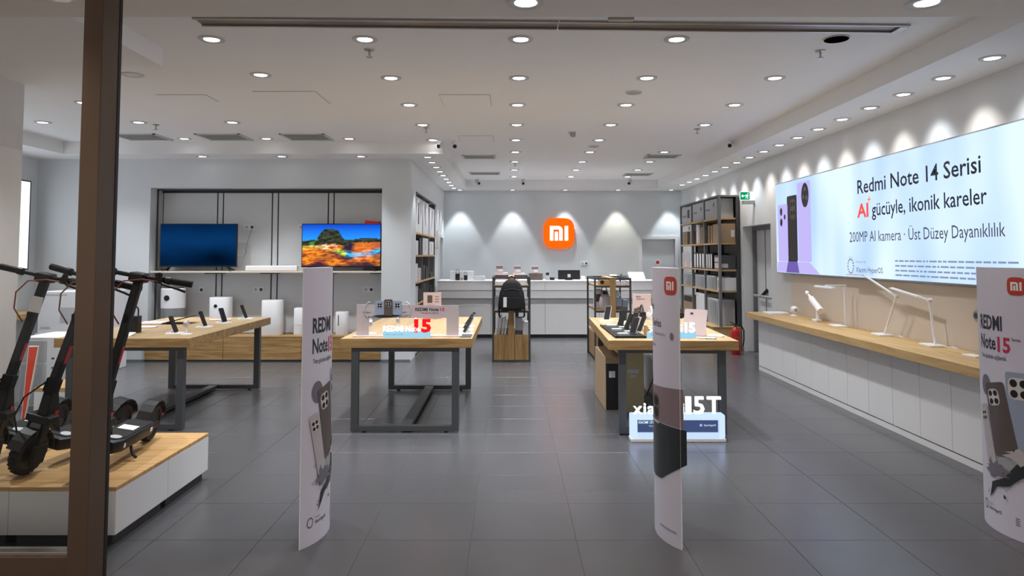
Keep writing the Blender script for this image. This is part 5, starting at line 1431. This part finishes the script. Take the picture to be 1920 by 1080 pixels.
# lower bay of the backpack rack: a fan of thin upright boxes and small cartons
random.seed(11)
ZL = 0.4055
for k in range(9):
    x = -0.225 + 0.024*k
    h = random.uniform(0.20, 0.31)
    o = solo('slim_box', MB().box(-0.008, 0.008, -0.06, 0.06, 0, h), ['card_w', 'card_g', 'card_w', 'darkgrey'][k % 4],
             'slim upright box in the lower bay of the backpack rack, %s from the outer post' % ORD[k], 'box', 'slim boxes in the backpack rack', bevel=0.002)
    o.location = (x, 11.02+0.02*(k % 3), ZL+0.0015); o.rotation_euler = (0, math.radians(7), 0)
carton('small_carton', 'grey carton with dark base in the lower bay of the backpack rack', 0.075, 0.185, 10.98, 11.2, ZL, 0.66, 'card_g', 'cartons in the backpack rack', prints=((0.0, 1.0, 0.0, 0.25, 'darkgrey'),), lid=False)
carton('small_carton', 'white carton with grey stripes by the outer post of the backpack rack', 0.19, 0.272, 10.95, 11.2, ZL, 0.60, 'card_w', 'cartons in the backpack rack', prints=((0.1, 0.2, 0.02, 0.98, 'card_g'), (0.4, 0.5, 0.02, 0.98, 'card_g'), (0.7, 0.8, 0.02, 0.98, 'card_g')), lid=False)
carton('small_carton', 'dark slim carton leaning on the spine of the backpack rack', 0.076, 0.13, 11.25, 11.45, ZL, 0.72, 'darkgrey', 'cartons in the backpack rack', lid=False)
carton('small_carton', 'pale grey bag shaped carton on the middle shelf beside the backpack', -0.24, -0.15, 11.0, 11.3, 0.7755, 0.98, 'card_g', 'cartons in the backpack rack', lid=True)
carton('small_carton', 'grey printed carton on the middle shelf of the backpack rack, aisle side', 0.19, 0.272, 11.0, 11.3, 0.7755, 0.96, 'card_g', 'cartons in the backpack rack', prints=((0.1, 0.9, 0.55, 0.8, 'card_w'), (0.1, 0.9, 0.15, 0.4, 'card_w')))
carton('small_carton', 'white flat carton on the top shelf of the backpack rack', -0.24, -0.08, 11.0, 11.4, 1.1555, 1.215, 'card_w', 'cartons in the backpack rack')
carton('small_carton', 'white carton beside the backpack loop on the top shelf', 0.13, 0.26, 11.0, 11.4, 1.1555, 1.235, 'card_w', 'cartons in the backpack rack')
# second rack
t = thing('pet_feeder', 'pale wooden box with a round black opening on the second rack', 'box', (1.50, 11.0, 1.1555))
part('body', B(1.37, 1.55, 10.98, 11.2, 1.1555, 1.238), 'oakwarm', t, bevel=0.004)
part('opening', MB().cyl((1.41, 10.981, 1.205), (1.41, 10.975, 1.205), 0.030, n=18), 'black', t)
t = thing('bottle_set', 'clear case of small bottles on the top shelf of the second rack', 'case', (1.72, 11.1, 1.1555))
part('case', B(1.62, 1.80, 11.0, 11.2, 1.1555, 1.235), 'acrylic', t)
for k in range(4):
    part('bottle', MB().lathe([(0.014, 0), (0.014, 0.045), (0.006, 0.055), (0.006, 0.068)], (1.645+0.042*k, 11.06, 1.157), 10), 'card_p', t, smooth=True)
def soft_bag(label, x, y, z, w, d, h, mat, seed):
    t = thing('shoulder_bag', label, 'bag', (x, y, z), 'bags on the second rack')
    vs = []; n = 16; lv = [(0.0, 0.86), (0.12, 1.0), (0.45, 1.02), (0.8, 0.85), (1.0, 0.55)]
    rnd = random.Random(seed)
    for zz, sc in lv:
        for k in range(n):
            a = 2*math.pi*k/n
            j = 1 + 0.06*(rnd.random()-0.5)
            vs.append((x+w/2*sc*j*math.copysign(abs(math.cos(a))**0.7, math.cos(a)), y+d/2*sc*j*math.copysign(abs(math.sin(a))**0.7, math.sin(a)), z+h*zz))
    fs = [(i*n+k, i*n+(k+1)%n, (i+1)*n+(k+1)%n, (i+1)*n+k) for i in range(len(lv)-1) for k in range(n)] + [tuple(range(n))[::-1], tuple(range((len(lv)-1)*n, len(lv)*n))]
    part('body', MB().add(vs, fs), mat, t, smooth=True)
    part('strap', MB().tube([(x-w*0.3, y, z+h*0.95), (x-w*0.2, y, z+h*1.15), (x, y, z+h*1.22), (x+w*0.2, y, z+h*1.15), (x+w*0.3, y, z+h*0.95)], 0.008, 6), mat, t)
soft_bag('crumpled grey brown bag on the middle shelf of the second rack', 1.47, 11.1, 0.7755, 0.18, 0.22, 0.24, 'mauve', 2)
soft_bag('dark brown soft bag behind the spine of the second rack', 1.53, 11.68, 0.7755, 0.16, 0.2, 0.27, 'phonebrown', 3)
carton('small_carton', 'white carton with a dark photo on the middle shelf of the second rack', 1.335, 1.44, 11.32, 11.5, 0.7755, 1.08, 'card_w', 'cartons on the second rack', prints=((0.15, 0.95, 0.35, 0.75, 'phonebrown'),))
carton('small_carton', 'grey blue carton with brown base on the middle shelf of the second rack', 1.625, 1.715, 11.0, 11.2, 0.7755, 0.955, 'phoneblue', 'cartons on the second rack', prints=((0, 1, 0, 0.32, 'phonebrown'),))
carton('small_carton', 'pale blue carton at the counter side of the second rack', 1.725, 1.805, 11.0, 11.2, 0.7755, 0.93, 'phoneblue', 'cartons on the second rack')
t = thing('cap', 'white cap standing on a form on the second rack', 'cap', (1.68, 11.40, 0.7755))
part('crown', MB().lathe([(0.075, 0.19), (0.072, 0.235), (0.05, 0.275), (0.005, 0.285)], (1.68, 11.4, 0.7755), 18), 'whiteplastic', t, smooth=True)
part('form', MB().lathe([(0.05, 0), (0.05, 0.01), (0.02, 0.02), (0.02, 0.19)], (1.68, 11.4, 0.7755), 14), 'card_w', t, smooth=True)
part('peak', MB().prism([(-0.06, 0), (0.06, 0), (0.04, -0.07), (-0.04, -0.07)], lambda p: (1.68+p[0], 11.34+p[1], 0.965), lambda p: (1.68+p[0], 11.34+p[1], 0.972)), 'whiteplastic', t)
carton('small_carton', 'black flat case in the lower bay of the second rack', 1.33, 1.50, 11.0, 11.5, 0.4055, 0.52, 'black', 'cartons on the second rack', lid=False)

# ---------------------------------------------------------------- goods on the cash desk
ZD = 1.1185
carton('panel_box', 'wide white carton standing on the cash desk behind the loop handle speakers', -1.21, -0.74, 14.32, 14.40, ZD, 1.30, 'card_w', 'cartons on the cash desk', lid=False)
loop_box('small black speaker with a loop handle, taller one on the cash desk', -1.05, 14.2, ZD, 0.085, 0.06, 0.13, 0.08)
loop_box('small black speaker with a loop handle, shorter one on the cash desk', -0.89, 14.2, ZD, 0.07, 0.055, 0.10, 0.065)
carton('small_carton', 'tiny orange brown box between the two desk speakers', -0.995, -0.945, 14.19, 14.23, ZD, 1.175, 'card_b', 'cartons on the cash desk', lid=False)
carton('small_carton', 'flat grey carton on the cash desk beside the desk speakers', -0.72, -0.51, 14.2, 14.36, ZD, 1.20, 'card_g', 'cartons on the cash desk', prints=((0.1, 0.6, 0.3, 0.4, 'card_w'),))
for k, (x0, x1, h, wh) in enumerate(((-0.31, -0.05, 0.15, 'nearest the desk speakers'), (0.06, 0.29, 0.14, 'above the backpack'))):
    carton('small_carton', 'pale carton under a pink box on the cash desk, %s' % wh, x0, x1, 14.25, 14.5, ZD, ZD+h, 'card_p', 'cartons on the cash desk')
carton('small_carton', 'dark brown carton under a pink box on the cash desk', 0.37, 0.645, 14.25, 14.5, ZD, ZD+0.135, 'phonebrown', 'cartons on the cash desk', lid=False)
for x, z, wh in ((-0.22, ZD+0.152, 'nearest the desk speakers'), (0.14, ZD+0.142, 'above the backpack'), (0.49, ZD+0.136, 'nearest the monitor')):
    carton('pink_box', 'small pink gift box with white base on a carton, %s' % wh, x-0.07, x+0.07, 14.28, 14.42, z, z+0.14, 'card_p', 'pink boxes on the cash desk', prints=((0.02, 0.98, 0.55, 0.98, 'phonemauve'), (0.35, 0.9, 0.1, 0.5, 'card_w')), lid=False)
t = thing('card_terminal', 'grey payment terminal on the cash desk', 'payment terminal', (0.74, 14.3, ZD))
part('body', MB().prism([(0, 0), (0.12, 0), (0.12, 0.03), (0.02, 0.16), (0, 0.16)], lambda p: (0.70, 14.25+p[0], ZD+p[1]), lambda p: (0.78, 14.25+p[0], ZD+p[1])), 'greyplastic', t, bevel=0.004)
part('screen', B(0.71, 0.77, 14.248, 14.25, ZD+0.10, ZD+0.15), 'blackmat', t)
carton('small_carton', 'small black box on the cash desk beside the payment terminal', 0.79, 0.88, 14.25, 14.35, ZD, ZD+0.055, 'black', 'cartons on the cash desk', lid=False)
t = thing('monitor', 'black monitor seen from behind with a square sticker, on the cash desk', 'monitor', (1.17, 14.35, ZD))
part('rear_shell', B(0.955, 1.395, 14.30, 14.335, ZD+0.012, ZD+0.20), 'black', t, bevel=0.006)
part('sticker', B(1.145, 1.205, 14.2975, 14.2995, ZD+0.055, ZD+0.12), 'card_g', t)
part('foot', MB().box(1.10, 1.24, 14.28, 14.45, ZD, ZD+0.011).box(1.15, 1.19, 14.335, 14.36, ZD+0.011, ZD+0.15), 'black', t)
carton('small_carton', 'small white box on the cash desk beside the monitor', 1.41, 1.49, 14.2, 14.32, ZD, ZD+0.08, 'card_w', 'cartons on the cash desk', lid=False)
t = thing('receipt_printer', 'small white receipt printer on the cash desk', 'printer', (2.06, 14.3, ZD))
part('body', B(1.99, 2.13, 14.22, 14.38, ZD, ZD+0.11), 'whiteplastic', t, bevel=0.02)
part('slot', B(2.02, 2.10, 14.218, 14.222, ZD+0.06, ZD+0.085), 'darkgrey', t)
t = thing('desk_phone', 'black desk phone on the cash desk', 'phone', (2.28, 14.3, ZD))
part('base', MB().prism([(0, 0), (0.16, 0), (0.16, 0.09), (0, 0.03)], lambda p: (2.20, 14.22+p[0], ZD+p[1]), lambda p: (2.36, 14.22+p[0], ZD+p[1])), 'black', t, bevel=0.004)
part('handset', MB().bar((2.225, 14.24, ZD+0.065), (2.225, 14.36, ZD+0.11), 0.04, 0.035), 'black', t, bevel=0.008)
t = thing('document_tray', 'slanted white tray of pink leaflets on the cash desk', 'tray', (2.52, 14.3, ZD))
part('tray', MB().prism([(0, 0), (0.26, 0.0), (0.26, 0.16), (0.25, 0.16), (0, 0.02)], lambda p: (2.37, 14.15+p[0], ZD+p[1]), lambda p: (2.68, 14.15+p[0], ZD+p[1])), 'whiteplastic', t)
part('leaflet', MB().prism([(0.02, 0.034), (0.24, 0.157), (0.24, 0.162), (0.02, 0.040)], lambda p: (2.38, 14.15+p[0], ZD+p[1]), lambda p: (2.47, 14.15+p[0], ZD+p[1])), 'card_p', t)

# ---------------------------------------------------------------- cartons in the grey shelf unit (fronts face the aisle, -x)
BAY = ['door-side bay', 'middle bay', 'rear bay']
LEV = {0.402: 'bottom level', 1.01: 'second level', 1.37: 'third level', 1.83: 'fourth level', 2.26: 'top level'}
def row(bay, z, items, x0=3.58, x1=3.87):
    """items from the entrance side: (start, width, height, material, word, prints, depth offset)"""
    ya = UYS[bay] + 0.03
    cnt = {}
    for it in items:
        cnt[it[4]] = cnt.get(it[4], 0) + 1
    sn = {}
    for st_, w, h, m_, word, pr, dx in items:
        sn[word] = sn.get(word, 0) + 1
        o = (ORD[sn[word]-1] + ' ') if cnt[word] > 1 else ''
        lab = '%s%s, %s, %s of the grey shelves' % (o, word, LEV[z], BAY[bay])
        lab = lab[0].lower() + lab[1:]
        carton('shelf_carton', lab, x0+dx, x1, ya+st_, ya+st_+w, z+0.0008, z+h, m_, 'cartons in the grey shelf unit', 'X', pr, lid=False)
PW = ((0.12, 0.5, 0.62, 0.70, 'card_g'),)
row(2, 2.26, [(0.02, 0.80, 0.33, 'card_g', 'large pale grey carton', ((0.08, 0.45, 0.40, 0.48, 'inksoft'), (0.6, 0.8, 0.3, 0.8, 'ink')), 0.0)])
row(1, 2.26, [(0.01, 0.82, 0.345, 'card_g', 'large pale grey carton', ((0.08, 0.4, 0.45, 0.53, 'inksoft'), (0.7, 0.8, 0.55, 0.75, 'darkgrey')), 0.0)])
row(0, 2.26, [(0.10, 0.74, 0.345, 'card_g', 'large pale grey carton', ((0.08, 0.4, 0.45, 0.53, 'inksoft'), (0.7, 0.8, 0.6, 0.8, 'darkgrey')), 0.0)])
BR = ((0.3, 0.7, 0.2, 0.85, 'phonebrown'),)
row(0, 1.83, [(0.0, 0.36, 0.33, 'card_b', 'broad brown carton with a white shipping label', ((0.1, 0.4, 0.25, 0.7, 'card_b'),), 0.0), (0.40, 0.10, 0.31, 'card_b', 'upright brown carton', BR, 0.0), (0.58, 0.09, 0.32, 'card_b', 'upright brown carton', BR, 0.0), (0.70, 0.08, 0.29, 'card_b', 'upright brown carton', BR, 0.03)])
part('shipping_label', B(3.79, 3.85, 12.2270, 12.2295, 1.93, 2.05), 'card_w', [o for o in COL.objects if o.get('label', '').startswith('broad brown carton')][0])
row(1, 1.83, [(0.04, 0.10, 0.30, 'card_b', 'upright brown carton', BR, 0.0), (0.16, 0.10, 0.31, 'card_b', 'upright brown carton', BR, 0.0), (0.28, 0.10, 0.28, 'card_b', 'upright brown carton', BR, 0.02), (0.41, 0.12, 0.36, 'mauve', 'upright greyish carton', (), 0.02), (0.60, 0.14, 0.38, 'card_w', 'upright white carton', PW, 0.04)])
row(2, 1.83, [(0.03, 0.16, 0.26, 'card_b', 'upright brown carton', BR, 0.0), (0.23, 0.14, 0.26, 'black', 'upright black carton', (), 0.0), (0.40, 0.15, 0.26, 'card_b', 'upright brown carton', BR, 0.0), (0.58, 0.16, 0.26, 'card_b', 'upright brown carton', BR, 0.0)])
lb2 = carton('shelf_carton', 'white carton lying on the brown cartons, fourth level by the back wall', 3.58, 3.87, 14.06, 14.80, 2.092, 2.225, 'card_w', 'cartons in the grey shelf unit', 'X', ((0.7, 0.8, 0.2, 0.7, 'ink'),), lid=False)
WS = ((0.15, 0.85, 0.06, 0.94, 'card_w'), (0.3, 0.7, 0.10, 0.2, 'card_g'))
row(0, 1.37, [(0.0, 0.30, 0.245, 'darkgrey', 'dark carton with two pink picture labels', ((0.1, 0.9, 0.1, 0.45, 'card_p'), (0.1, 0.9, 0.55, 0.85, 'card_p')), 0.0), (0.42, 0.12, 0.28, 'black', 'black carton with a white front', WS, 0.0), (0.56, 0.12, 0.28, 'black', 'black carton with a white front', WS, 0.0), (0.70, 0.12, 0.28, 'black', 'black carton with a white front', WS, 0.0)])
part('picture_label', B(3.60, 3.73, 12.2270, 12.2295, 1.40, 1.47), 'card_p', [o for o in COL.objects if o.get('label', '').startswith('dark carton with two pink')][0])
row(1, 1.37, [(0.05+0.19*k, 0.16, 0.29, 'black', 'black carton with a white front', WS, 0.0) for k in range(4)])
row(2, 1.37, [(0.05+0.20*k, 0.17, 0.30, 'card_p' if k != 1 else 'card_g', 'pale pink carton' if k != 1 else 'pale grey carton', ((0.1, 0.9, 0.4, 0.9, 'card_g'),), 0.0) for k in range(4)])
GS = tuple((0.06+0.16*q, 0.14+0.16*q, 0.06, 0.94, 'silver') for q in range(6))
row(0, 1.01, [(0.0, 0.20, 0.22, 'card_w', 'white carton with an orange picture', ((0.2, 0.8, 0.2, 0.8, 'card_b'),), 0.02), (0.28, 0.52, 0.24, 'card_g', 'pale grey carton with upright stripes', GS, 0.0)])
row(1, 1.01, [(0.08, 0.62, 0.235, 'card_g', 'pale grey carton with upright stripes', GS, 0.0)])
row(2, 1.01, [(0.10, 0.62, 0.25, 'card_g', 'pale grey carton with upright stripes', GS, 0.0)])
row(0, 0.402, [(0.10, 0.66, 0.45, 'card_g', 'tall pale grey carton with upright stripes', GS, 0.0)])
row(1, 0.402, [(0.08, 0.58, 0.50, 'card_w', 'tall white carton with dark edge marks', ((0.1, 0.3, 0.9, 0.94, 'card_g'),), 0.0)])
row(2, 0.402, [(0.06, 0.66, 0.40, 'card_b', 'tall brown carton with a black top band', ((0, 1, 0.72, 1, 'black'),), 0.0)])
socket('white fire alarm style plate on the wall behind the shelf unit', 3.6, YB-0.001, 2.5, 1) if False else None

# ---------------------------------------------------------------- cartons in the recessed shelves (fronts face +x)
RB = ['nearest bay', 'middle bay', 'farthest bay']
RLV = {0.44: 'low level', 0.82: 'third level', 1.18: 'middle level', 1.62: 'upper level', 1.99: 'top level'}
def rcarton(bay, z, st_, w, h, m_, word, deep=0.26, pr=None):
    y0 = RYS[bay] + 0.02 + st_
    t = thing('shelf_carton', '%s, %s, %s of the recessed shelves' % (word, RLV[z], RB[bay]), 'carton', (XS-0.17, y0+w/2, z), 'cartons in the recessed shelves')
    x1 = XS-0.015
    part('body', B(x1-deep, x1, y0, y0+w, z+0.0008, z+h), m_, t, bevel=0.004, seg=1)
    if pr: part('print', B(x1+0.0003, x1+0.0015, y0+w*0.35, y0+w*0.5, z+h*0.25, z+h*0.85), pr, t)
    part('lid_tape', B(x1-deep+0.01, x1-0.01, y0+w*0.45, y0+w*0.55, z+h, z+h+0.001), 'card_g', t)
rcarton(0, 1.99, 0.02, 0.9, 0.60, 'card_w', 'tall white carton', pr='ink')
rcarton(1, 1.99, 0.02, 0.9, 0.60, 'card_w', 'tall white carton', pr='card_g')
rcarton(2, 1.99, 0.02, 0.85, 0.55, 'card_w', 'tall white carton', pr='card_g')
rcarton(0, 1.62, 0.05, 0.35, 0.24, 'card_w', 'white carton'); rcarton(0, 1.62, 0.55, 0.25, 0.28, 'black', 'black carton', 0.2)
rcarton(1, 1.62, 0.05, 0.8, 0.31, 'card_w', 'wide white carton', pr='card_g'); rcarton(2, 1.62, 0.1, 0.7, 0.26, 'card_w', 'white carton with grey print', pr='card_g')
rcarton(0, 1.18, 0.05, 0.30, 0.30, 'card_w', 'white carton'); rcarton(0, 1.18, 0.42, 0.35, 0.22, 'card_p', 'pinkish carton')
rcarton(1, 1.18, 0.1, 0.28, 0.26, 'black', 'tall black speaker carton', 0.2); rcarton(1, 1.18, 0.5, 0.25, 0.22, 'black', 'shorter black speaker carton', 0.2)
rcarton(2, 1.18, 0.2, 0.45, 0.10, 'black', 'low black carton', 0.2)
rcarton(0, 0.82, 0.05, 0.35, 0.28, 'card_g', 'grey carton'); rcarton(0, 0.82, 0.5, 0.3, 0.22, 'black', 'black carton', 0.2)
rcarton(1, 0.82, 0.1, 0.5, 0.30, 'black', 'black boxy carton', 0.2); rcarton(2, 0.82, 0.2, 0.4, 0.20, 'black', 'small black carton', 0.2)
rcarton(0, 0.44, 0.05, 0.6, 0.32, 'card_w', 'wide white carton'); rcarton(1, 0.44, 0.05, 0.25, 0.27, 'card_b', 'reddish brown carton', 0.2); rcarton(1, 0.44, 0.4, 0.3, 0.25, 'card_w', 'small white carton', 0.2)

# ---------------------------------------------------------------- lamps and gadgets on the oak counter
ZW = 0.8025
t = thing('desk_lamp', 'white desk lamp with a horizontal light bar on the oak counter', 'lamp', (3.78, 8.2, ZW), 'white desk lamps')
part('base', MB().prism(rrect(0.14, 0.22, 0.02, 4, 3.76, 8.22), lambda p: (p[0], p[1], ZW), lambda p: (p[0], p[1], ZW+0.016)), 'whiteplastic', t, bevel=0.003)
part('post', B(3.815, 3.837, 8.165, 8.187, ZW+0.016, 1.282), 'whiteplastic', t, bevel=0.003)
part('arm', B(3.60, 3.815, 8.168, 8.184, 1.264, 1.280), 'whiteplastic', t, bevel=0.002)
part('light_bar', B(3.575, 3.62, 7.96, 8.42, 1.238, 1.262), 'whiteplastic', t, bevel=0.004)
def jointed(label, by, ey, ez, ty, tz, hy=None, hz=None):
    t = thing('desk_lamp', label, 'lamp', (3.80, by, ZW), 'white desk lamps')
    part('base', MB().prism(rrect(0.15, 0.20, 0.025, 4, 3.79, by+0.03), lambda p: (p[0], p[1], ZW), lambda p: (p[0], p[1], ZW+0.018)), 'whiteplastic', t, bevel=0.003)
    part('lower_arm', MB().bar((3.80, by, ZW+0.018), (3.80, ey, ez), 0.014, 0.018, up=(1, 0, 0)), 'whiteplastic', t)
    part('elbow', MB().cyl((3.783, ey, ez), (3.817, ey, ez), 0.016, n=14), 'whiteplastic', t, smooth=True)
    part('upper_arm', MB().bar((3.80, ey, ez), (3.80, ty, tz), 0.014, 0.018, up=(1, 0, 0)), 'whiteplastic', t)
    if hy: part('light_bar', MB().bar((3.80, ty-0.02, tz), (3.80, hy, hz), 0.045, 0.012), 'whiteplastic', t)
    else: part('light_bar', MB().bar((3.80, ey+0.16, ez+0.02), (3.80, ty+0.02, tz-0.004), 0.04, 0.012), 'whiteplastic', t)
    part('cable', MB().tube([(3.82, by-0.02, ZW+0.012), (3.85, by-0.10, ZW+0.006), (3.88, by-0.2, ZW+0.006), (3.90, by-0.12, ZW+0.006), (3.915, by-0.05, ZW+0.006)], 0.004, 6), 'whiteplastic', t)
jointed('white jointed desk lamp with its arm raised high on the oak counter', 7.28, 7.04, 1.214, 7.69, 1.407, 8.04, 1.40)
jointed('white jointed desk lamp nearest the gate cover on the oak counter', 6.42, 6.487, 1.212, 7.12, 1.293)
t = thing('massage_gun', 'white pistol shaped massage gun on a stand on the oak counter', 'massage gun', (3.78, 8.82, ZW))
part('stand', MB().prism(rrect(0.08, 0.12, 0.02, 4, 3.77, 8.82), lambda p: (p[0], p[1], ZW), lambda p: (p[0], p[1], ZW+0.03)), 'whiteplastic', t, bevel=0.004)
part('handle', MB().cyl((3.78, 8.80, ZW+0.03), (3.78, 8.79, 0.965), 0.024, 0.028, 14), 'whiteplastic', t, smooth=True)
part('barrel', MB().cyl((3.78, 8.72, 0.935), (3.78, 8.99, 1.075), 0.042, 0.038, 18), 'whiteplastic', t, smooth=True)
part('nozzle', MB().cyl((3.78, 8.99, 1.075), (3.78, 9.08, 1.125), 0.018, 0.014, 12).cyl((3.78, 9.07, 1.12), (3.78, 9.12, 1.145), 0.026, 0.024, 12), 'whiteplastic', t, smooth=True)
t = thing('camera_gadget', 'small white swivel camera on the oak counter', 'camera', (3.80, 9.58, ZW))
part('base', MB().lathe([(0.055, 0), (0.055, 0.012), (0.03, 0.025), (0.03, 0.05)], (3.80, 9.58, ZW), 18), 'whiteplastic', t, smooth=True)
part('head', MB().lathe([(0.03, -0.05), (0.05, -0.03), (0.052, 0.02), (0.03, 0.05)], (3.80, 9.58, ZW+0.085), 18, 'Y'), 'whiteplastic', t, smooth=True)
part('lens', MB().cyl((3.80, 9.535, ZW+0.085), (3.80, 9.526, ZW+0.085), 0.02, n=14), 'greyplastic', t)
flat_device('body_scale', 'white flat scale at the far end of the oak counter', 'scale', 3.70, 9.98, 0.0, 0.28, 0.30, 0.022, 'whiteplastic', z=ZW, extra='card_w')
flat_device('wireless_pad', 'small white charging pad beside the gate cover on the oak counter', 'charging pad', 3.72, 5.78, 0.1, 0.09, 0.15, 0.014, 'whiteplastic', z=ZW, extra='card_w')

# ---------------------------------------------------------------- fire extinguisher
fx, fy = 3.68, 11.72
t = thing('fire_extinguisher', 'red fire extinguisher standing beside the grey shelf unit', 'fire extinguisher', (fx, fy, 0))
part('cylinder', MB().lathe([(0.070, 0), (0.076, 0.012), (0.076, 0.36), (0.060, 0.41), (0.030, 0.435), (0.022, 0.45)], (fx, fy, 0), 24), 'red', t, smooth=True)
part('valve', MB().cyl((fx, fy, 0.445), (fx, fy, 0.49), 0.02, n=12), 'darkgrey', t)
part('handle', MB().bar((fx, fy, 0.485), (fx-0.09, fy-0.03, 0.53), 0.02, 0.010).bar((fx, fy, 0.475), (fx-0.08, fy-0.03, 0.485), 0.02, 0.010), 'black', t)
part('hose', MB().tube([(fx+0.01, fy-0.02, 0.475), (fx+0.08, fy-0.05, 0.47), (fx+0.115, fy-0.06, 0.40), (fx+0.115, fy-0.06, 0.25), (fx+0.10, fy-0.06, 0.14)], 0.012, 8), 'black', t, smooth=True)
part('label_sheet', MB().add([(fx+0.0765*math.cos(a), fy+0.0765*math.sin(a), z) for z in (0.16, 0.30) for a in [math.radians(-125+12*k) for k in range(7)]], [(k, k+1, 8+k, 7+k) for k in range(6)]), 'bannerlogo', t)
